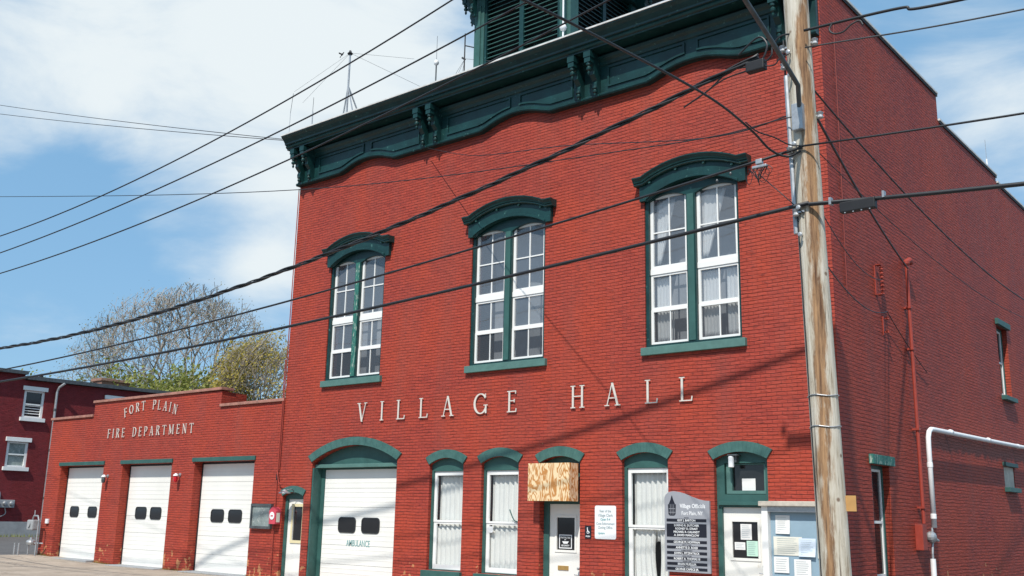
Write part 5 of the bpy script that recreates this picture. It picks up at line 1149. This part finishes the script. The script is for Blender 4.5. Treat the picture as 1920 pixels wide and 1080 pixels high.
# ------------------------------------------------------------------ LEFT BUILDING
LX = -37.0
lb = thing('brick_apartment_house', 'dark red brick building with white window trim beyond the alley at far left', 'building', (LX, 0, 0))
wins = [(9.62, 10.86, 6.82, 8.42), (9.0, 10.25, 3.92, 5.38), (14.75, 15.95, 6.9, 8.4), (4.2, 5.4, 6.9, 8.4)]
bm = B(); slab(bm, [(-12, -.3), (26, -.3), (26, 9.15), (9.55, 9.0), (9.55, 9.30), (-12, 9.3)], [rect(*w) for w in wins], -.4, 0, SIDE(0))
obj('wall', bm, 'brick_far', lb)
bm = B(); box(bm, -16, -.41, -11.9, 25.9, 8.6, 8.9); obj('roof', bm, 'roof', lb)
bm = B(); box(bm, -16, -.41, 25.6, 26, -.3, 9.1); box(bm, -16, -.41, -12, -11.6, -.3, 9.2); obj('end_wall', bm, 'brick_far', lb)
bm = B(); slab(bm, [(9.6, 9.03), (26.1, 9.16), (26.1, 9.36), (9.6, 9.25)], [], -.6, .30, SIDE(0)); box(bm, -.6, .34, -12.1, 9.58, 9.302, 9.50); obj('eave', bm, 'metal_dark', lb)
bm = B(); box(bm, .002, .10, -12, 25.98, -.3, .82); obj('foundation', bm, 'concrete', lb)
for (a, b, c, d) in wins:
    w = bpy.data.objects.new('window', None); COL.objects.link(w); w.parent = lb
    bm = B(); box(bm, .002, .10, a - .12, b + .12, d, d + .24, .01); obj('lintel', bm, 'white', w)
    bm = B(); box(bm, -.1, .14, a - .12, b + .12, c - .22, c - .002, .01); obj('sill', bm, 'white', w)
    zm = (c + d) / 2
    bm = B(); slab(bm, rect(a + .002, b - .002, c, d), [rect(a + .16, b - .14, c + .09, zm - .05), rect(a + .16, b - .14, zm + .03, d - .10)], -.20, -.06, SIDE(0)); obj('sash', bm, 'white', w)
    bm = B(); slab(bm, rect(a + .1, b - .1, c + .05, d - .05), [], -.16, -.155, SIDE(0)); obj('pane', bm, 'case_glass' if a < 9.5 else 'black_glass', w)
bm = B()
for z in (7.05, 7.2, 7.35, 7.5): box(bm, -.153, -.13, 9.78, 10.72, z, z + .045)
o = obj('shelf_clutter', bm, 'paper', lb)
t = thing('downpipe', 'grey downpipe on the dark brick building at far left', 'downpipe', (LX + .14, 11.5, 0))
bm = B(); tube(bm, [(.35, .25, 9.0), (.1, .05, 8.75), (0, 0, 8.5), (0, 0, .8)], .075, 10); obj('pipe', bm, 'metal', t)
bm = B()
for z in (2.2, 5.0, 7.4): lathe(bm, (0, 0, z), [(.08, -.08), (.09, -.07), (.09, .07), (.08, .08)], 10)
obj('coupling', bm, 'metal_dark', t)
t = thing('electric_meters', 'row of grey electric meter boxes on the dark brick building', 'meter', (LX, 9.0, 1.6))
bm = B(); box(bm, .002, .20, -.5, .78, 0, .44, .02); obj('box', bm, 'concrete', t)
for y in (-.2, .2, .58): bm = B(); lathe(bm, (.201, y, .24), [(.12, 0), (.12, .06), (.09, .12), (.02, .13)], 14, 'x'); obj('meter_dial', bm, 'metal', t)
bm = B(); tube(bm, smooth_pts([(.08, -.1, .44), (.08, -.12, .8), (.08, -.35, 1.05), (.08, -.8, 1.1)], 6), .07, 8); tube(bm, smooth_pts([(.08, .3, 0), (.08, .35, -.35), (.08, -.1, -.55), (.08, -.6, -.5)], 6), .03, 6); obj('conduit', bm, 'metal', t)
t = thing('chimney', 'pale brick chimney rising behind the eave of the dark brick building', 'chimney', (-42.5, 18.0, 8.9))
bm = B(); box(bm, -.6, .6, -1.05, 1.05, 0, 1.25); obj('stack', bm, 'brick_plain', t); bm = B(); box(bm, -.7, .7, -1.15, 1.15, 1.251, 1.45, .03); obj('cap', bm, 'brick_plain', t)
t = tag(obj('roof_vent', (lambda b: (tube(b, [(-40, 11.9, 8.9), (-40, 11.9, 9.85)], .12, 10), b)[1])(B()), 'black'), 'short black vent pipe on the roof of the dark brick building', 'vent pipe')

# ------------------------------------------------------------------ TREES
def tree(name, label, base, h, spread, depth, leaf=None, nleaf=0, lsize=.25, seed=1, r0=.3, up=.55, leaf_from=2, trunk=.28, group=None, squash=1.0, rmin=.016, dome=None):
    rnd = random.Random(seed); t = thing(name, label, 'tree', base, group)
    bm = B(); tips = []
    def seg(p, d, L, r, lev):
        k = 3 if lev < 3 else 2; pts = [p]; rs = [r]; q = p.copy(); dd = d.copy()
        for i in range(k):
            dd = (dd + Vector((rnd.gauss(0, .10), rnd.gauss(0, .10), rnd.gauss(.03, .06)))).normalized(); q = q + dd * (L / k); pts.append(q.copy()); rs.append(max(rmin, r * (1 - .25 * (i + 1) / k)))
        tube(bm, pts, rs, 6 if lev < 2 else (4 if lev < 4 else 3), False)
        if lev >= leaf_from: tips.extend(pts[1:])
        if lev >= depth: return
        nb = 3 if lev < 2 else (rnd.choice((2, 3, 3)) if lev < depth - 1 else 3)
        if lev == 0: nb = 5
        for b in range(nb):
            a = 2 * PI * (b + rnd.random() * .7) / nb; tilt = rnd.uniform(.28, .62) if lev else rnd.uniform(.25, .85)
            o1 = dd.orthogonal().normalized(); o2 = dd.cross(o1)
            nd = (dd * math.cos(tilt) + (o1 * math.cos(a) + o2 * math.sin(a)) * math.sin(tilt) * spread + Vector((0, 0, up * .18))).normalized()
            st = pts[-1] if (b == 0 or lev == 0) else pts[rnd.randint(max(1, k - 1), k)]
            seg(st, nd, L * rnd.uniform(.68, .88) if lev else h * .25, max(rmin, rs[-1] * (.70 if b else .88)), lev + 1)
    seg(Vector((0, 0, -.2)), Vector((0, 0, 1)), h * trunk, r0, 0)
    # scale so that the crown reaches the height wanted
    zt = max(v.co.z for v in bm.verts); s = h / zt
    for v in bm.verts: v.co *= s; v.co.x *= squash; v.co.y *= squash
    def warp(c):
        if not dome: return c
        q = Vector((c.x / dome[0], c.y / dome[0], (c.z - dome[1] * h) / (h * (1 - dome[1]) * 1.02))); n = q.length
        if q.z < -.1 or n < 1e-4: return c
        k = math.tanh(n * 1.15) / n
        return Vector((c.x * k, c.y * k, dome[1] * h + (c.z - dome[1] * h) * k))
    for v in bm.verts: v.co = warp(v.co)
    obj('branches', bm, 'bark', t)
    if leaf:
        bm = B()
        for i in range(nleaf):
            p = rnd.choice(tips) * s; p = warp(Vector((p.x * squash, p.y * squash, p.z))) + Vector((rnd.gauss(0, .28), rnd.gauss(0, .28), rnd.gauss(0, .25)))
            a = Vector((rnd.gauss(0, 1), rnd.gauss(0, 1), rnd.gauss(0, 1))).normalized(); b = a.orthogonal().normalized(); c = a.cross(b)
            z = lsize * rnd.uniform(.5, 1.3)
            V = [bm.verts.new(p + b * z), bm.verts.new(p + c * z * .7), bm.verts.new(p - b * z), bm.verts.new(p - c * z * .7)]; bm.faces.new(V)
        obj('leaves', bm, leaf, t)
    return t
def dirpt(u, v, D):
    d = pdir(u, v).normalized(); return Vector((23.18, -17.84, 1.65)) + d * D
p = dirpt(330, 760, 85)
tree('bare_tree', 'large nearly leafless spreading tree behind the garage roof', (p.x, p.y, 0), 23.0, 1.12, 7, 'bud', 5000, .06, 11, .42, .5, 4, rmin=.030, dome=(9.6, .34))
p = dirpt(505, 720, 72)
tree('budding_tree', 'yellow-green budding tree hard against the left corner of the hall', (p.x, p.y, 0), 16.4, .85, 7, 'leaf_y', 9000, .08, 5, .26, .9, 4, .2, squash=.80, rmin=.022, dome=(4.6, .35))
for k, (u, hh, D, lm, lab, sq) in enumerate(((95, 13.4, 100, 'leaf_g', 'leftmost pale green treetop above the dark roof', .9), (160, 13.2, 96, 'leaf_g', 'green treetop right of the roof vent', .9), (235, 12.3, 80, 'leaf_g', 'green treetop behind the pale chimney', 1.0), (300, 12.4, 79, 'leaf_g', 'bushy green treetop under the middle of the bare tree', 1.0), (365, 12.0, 78, 'leaf_g', 'bushy green treetop under the right of the bare tree', 1.0), (425, 12.0, 76, 'leaf_y', 'yellowish treetop between the bare tree and the budding tree', .9), (40, 12.6, 104, 'leaf_g', 'faint green treetop nearest the left edge of the picture', .9))):
    p = dirpt(u, 760, D)
    tree('leafy_tree', lab, (p.x, p.y, 0), hh, .95, 5, lm, 7000, .13, 20 + k, .28, .7, 2, .22, 'green treetops beyond the garage', sq)
p = dirpt(500, 700, 60)
bm = B(); rnd = random.Random(4)
for i in range(420):
    x = rnd.choice((rnd.uniform(-13.3, -12.4), rnd.uniform(-9.4, -8.3), rnd.uniform(-5.3, -4.1), rnd.uniform(-1.1, .3), rnd.uniform(-13.2, -1))); y = -.01 - abs(rnd.gauss(0, .035)); h = rnd.uniform(.02, .10); a = rnd.uniform(0, PI); z = gz(x) + .008
    if x > -12.35 and (x < -9.42 or -8.22 < x < -5.32 or -4.08 < x < -1.1): y -= .29; h *= .4
    V = [bm.verts.new((x - .012 * math.cos(a), y, z)), bm.verts.new((x + .012 * math.cos(a), y, z)), bm.verts.new((x + rnd.gauss(0, .03), y - rnd.uniform(0, .03), z + h))]; bm.faces.new(V)
o = obj('weeds', bm, 'leaf_g'); o['kind'] = 'stuff'; tag(o, 'sparse weeds along the foot of the garage brickwork', 'weeds')
# weeds and a strip of grass at the foot of the far building
bm = B(); rnd = random.Random(9)
for i in range(900):
    y = rnd.uniform(-8, 14); x = LX + .35 + abs(rnd.gauss(0, .3)); h = rnd.uniform(.05, .22); a = rnd.uniform(0, PI)
    V = [bm.verts.new((x - .02 * math.cos(a), y - .02 * math.sin(a), -.01)), bm.verts.new((x + .02 * math.cos(a), y + .02 * math.sin(a), -.01)), bm.verts.new((x + rnd.gauss(0, .05), y + rnd.gauss(0, .05), h))]; bm.faces.new(V)
o = obj('grass', bm, 'leaf_g'); o['kind'] = 'stuff'; tag(o, 'thin strip of weeds along the foot of the far brick building', 'grass')
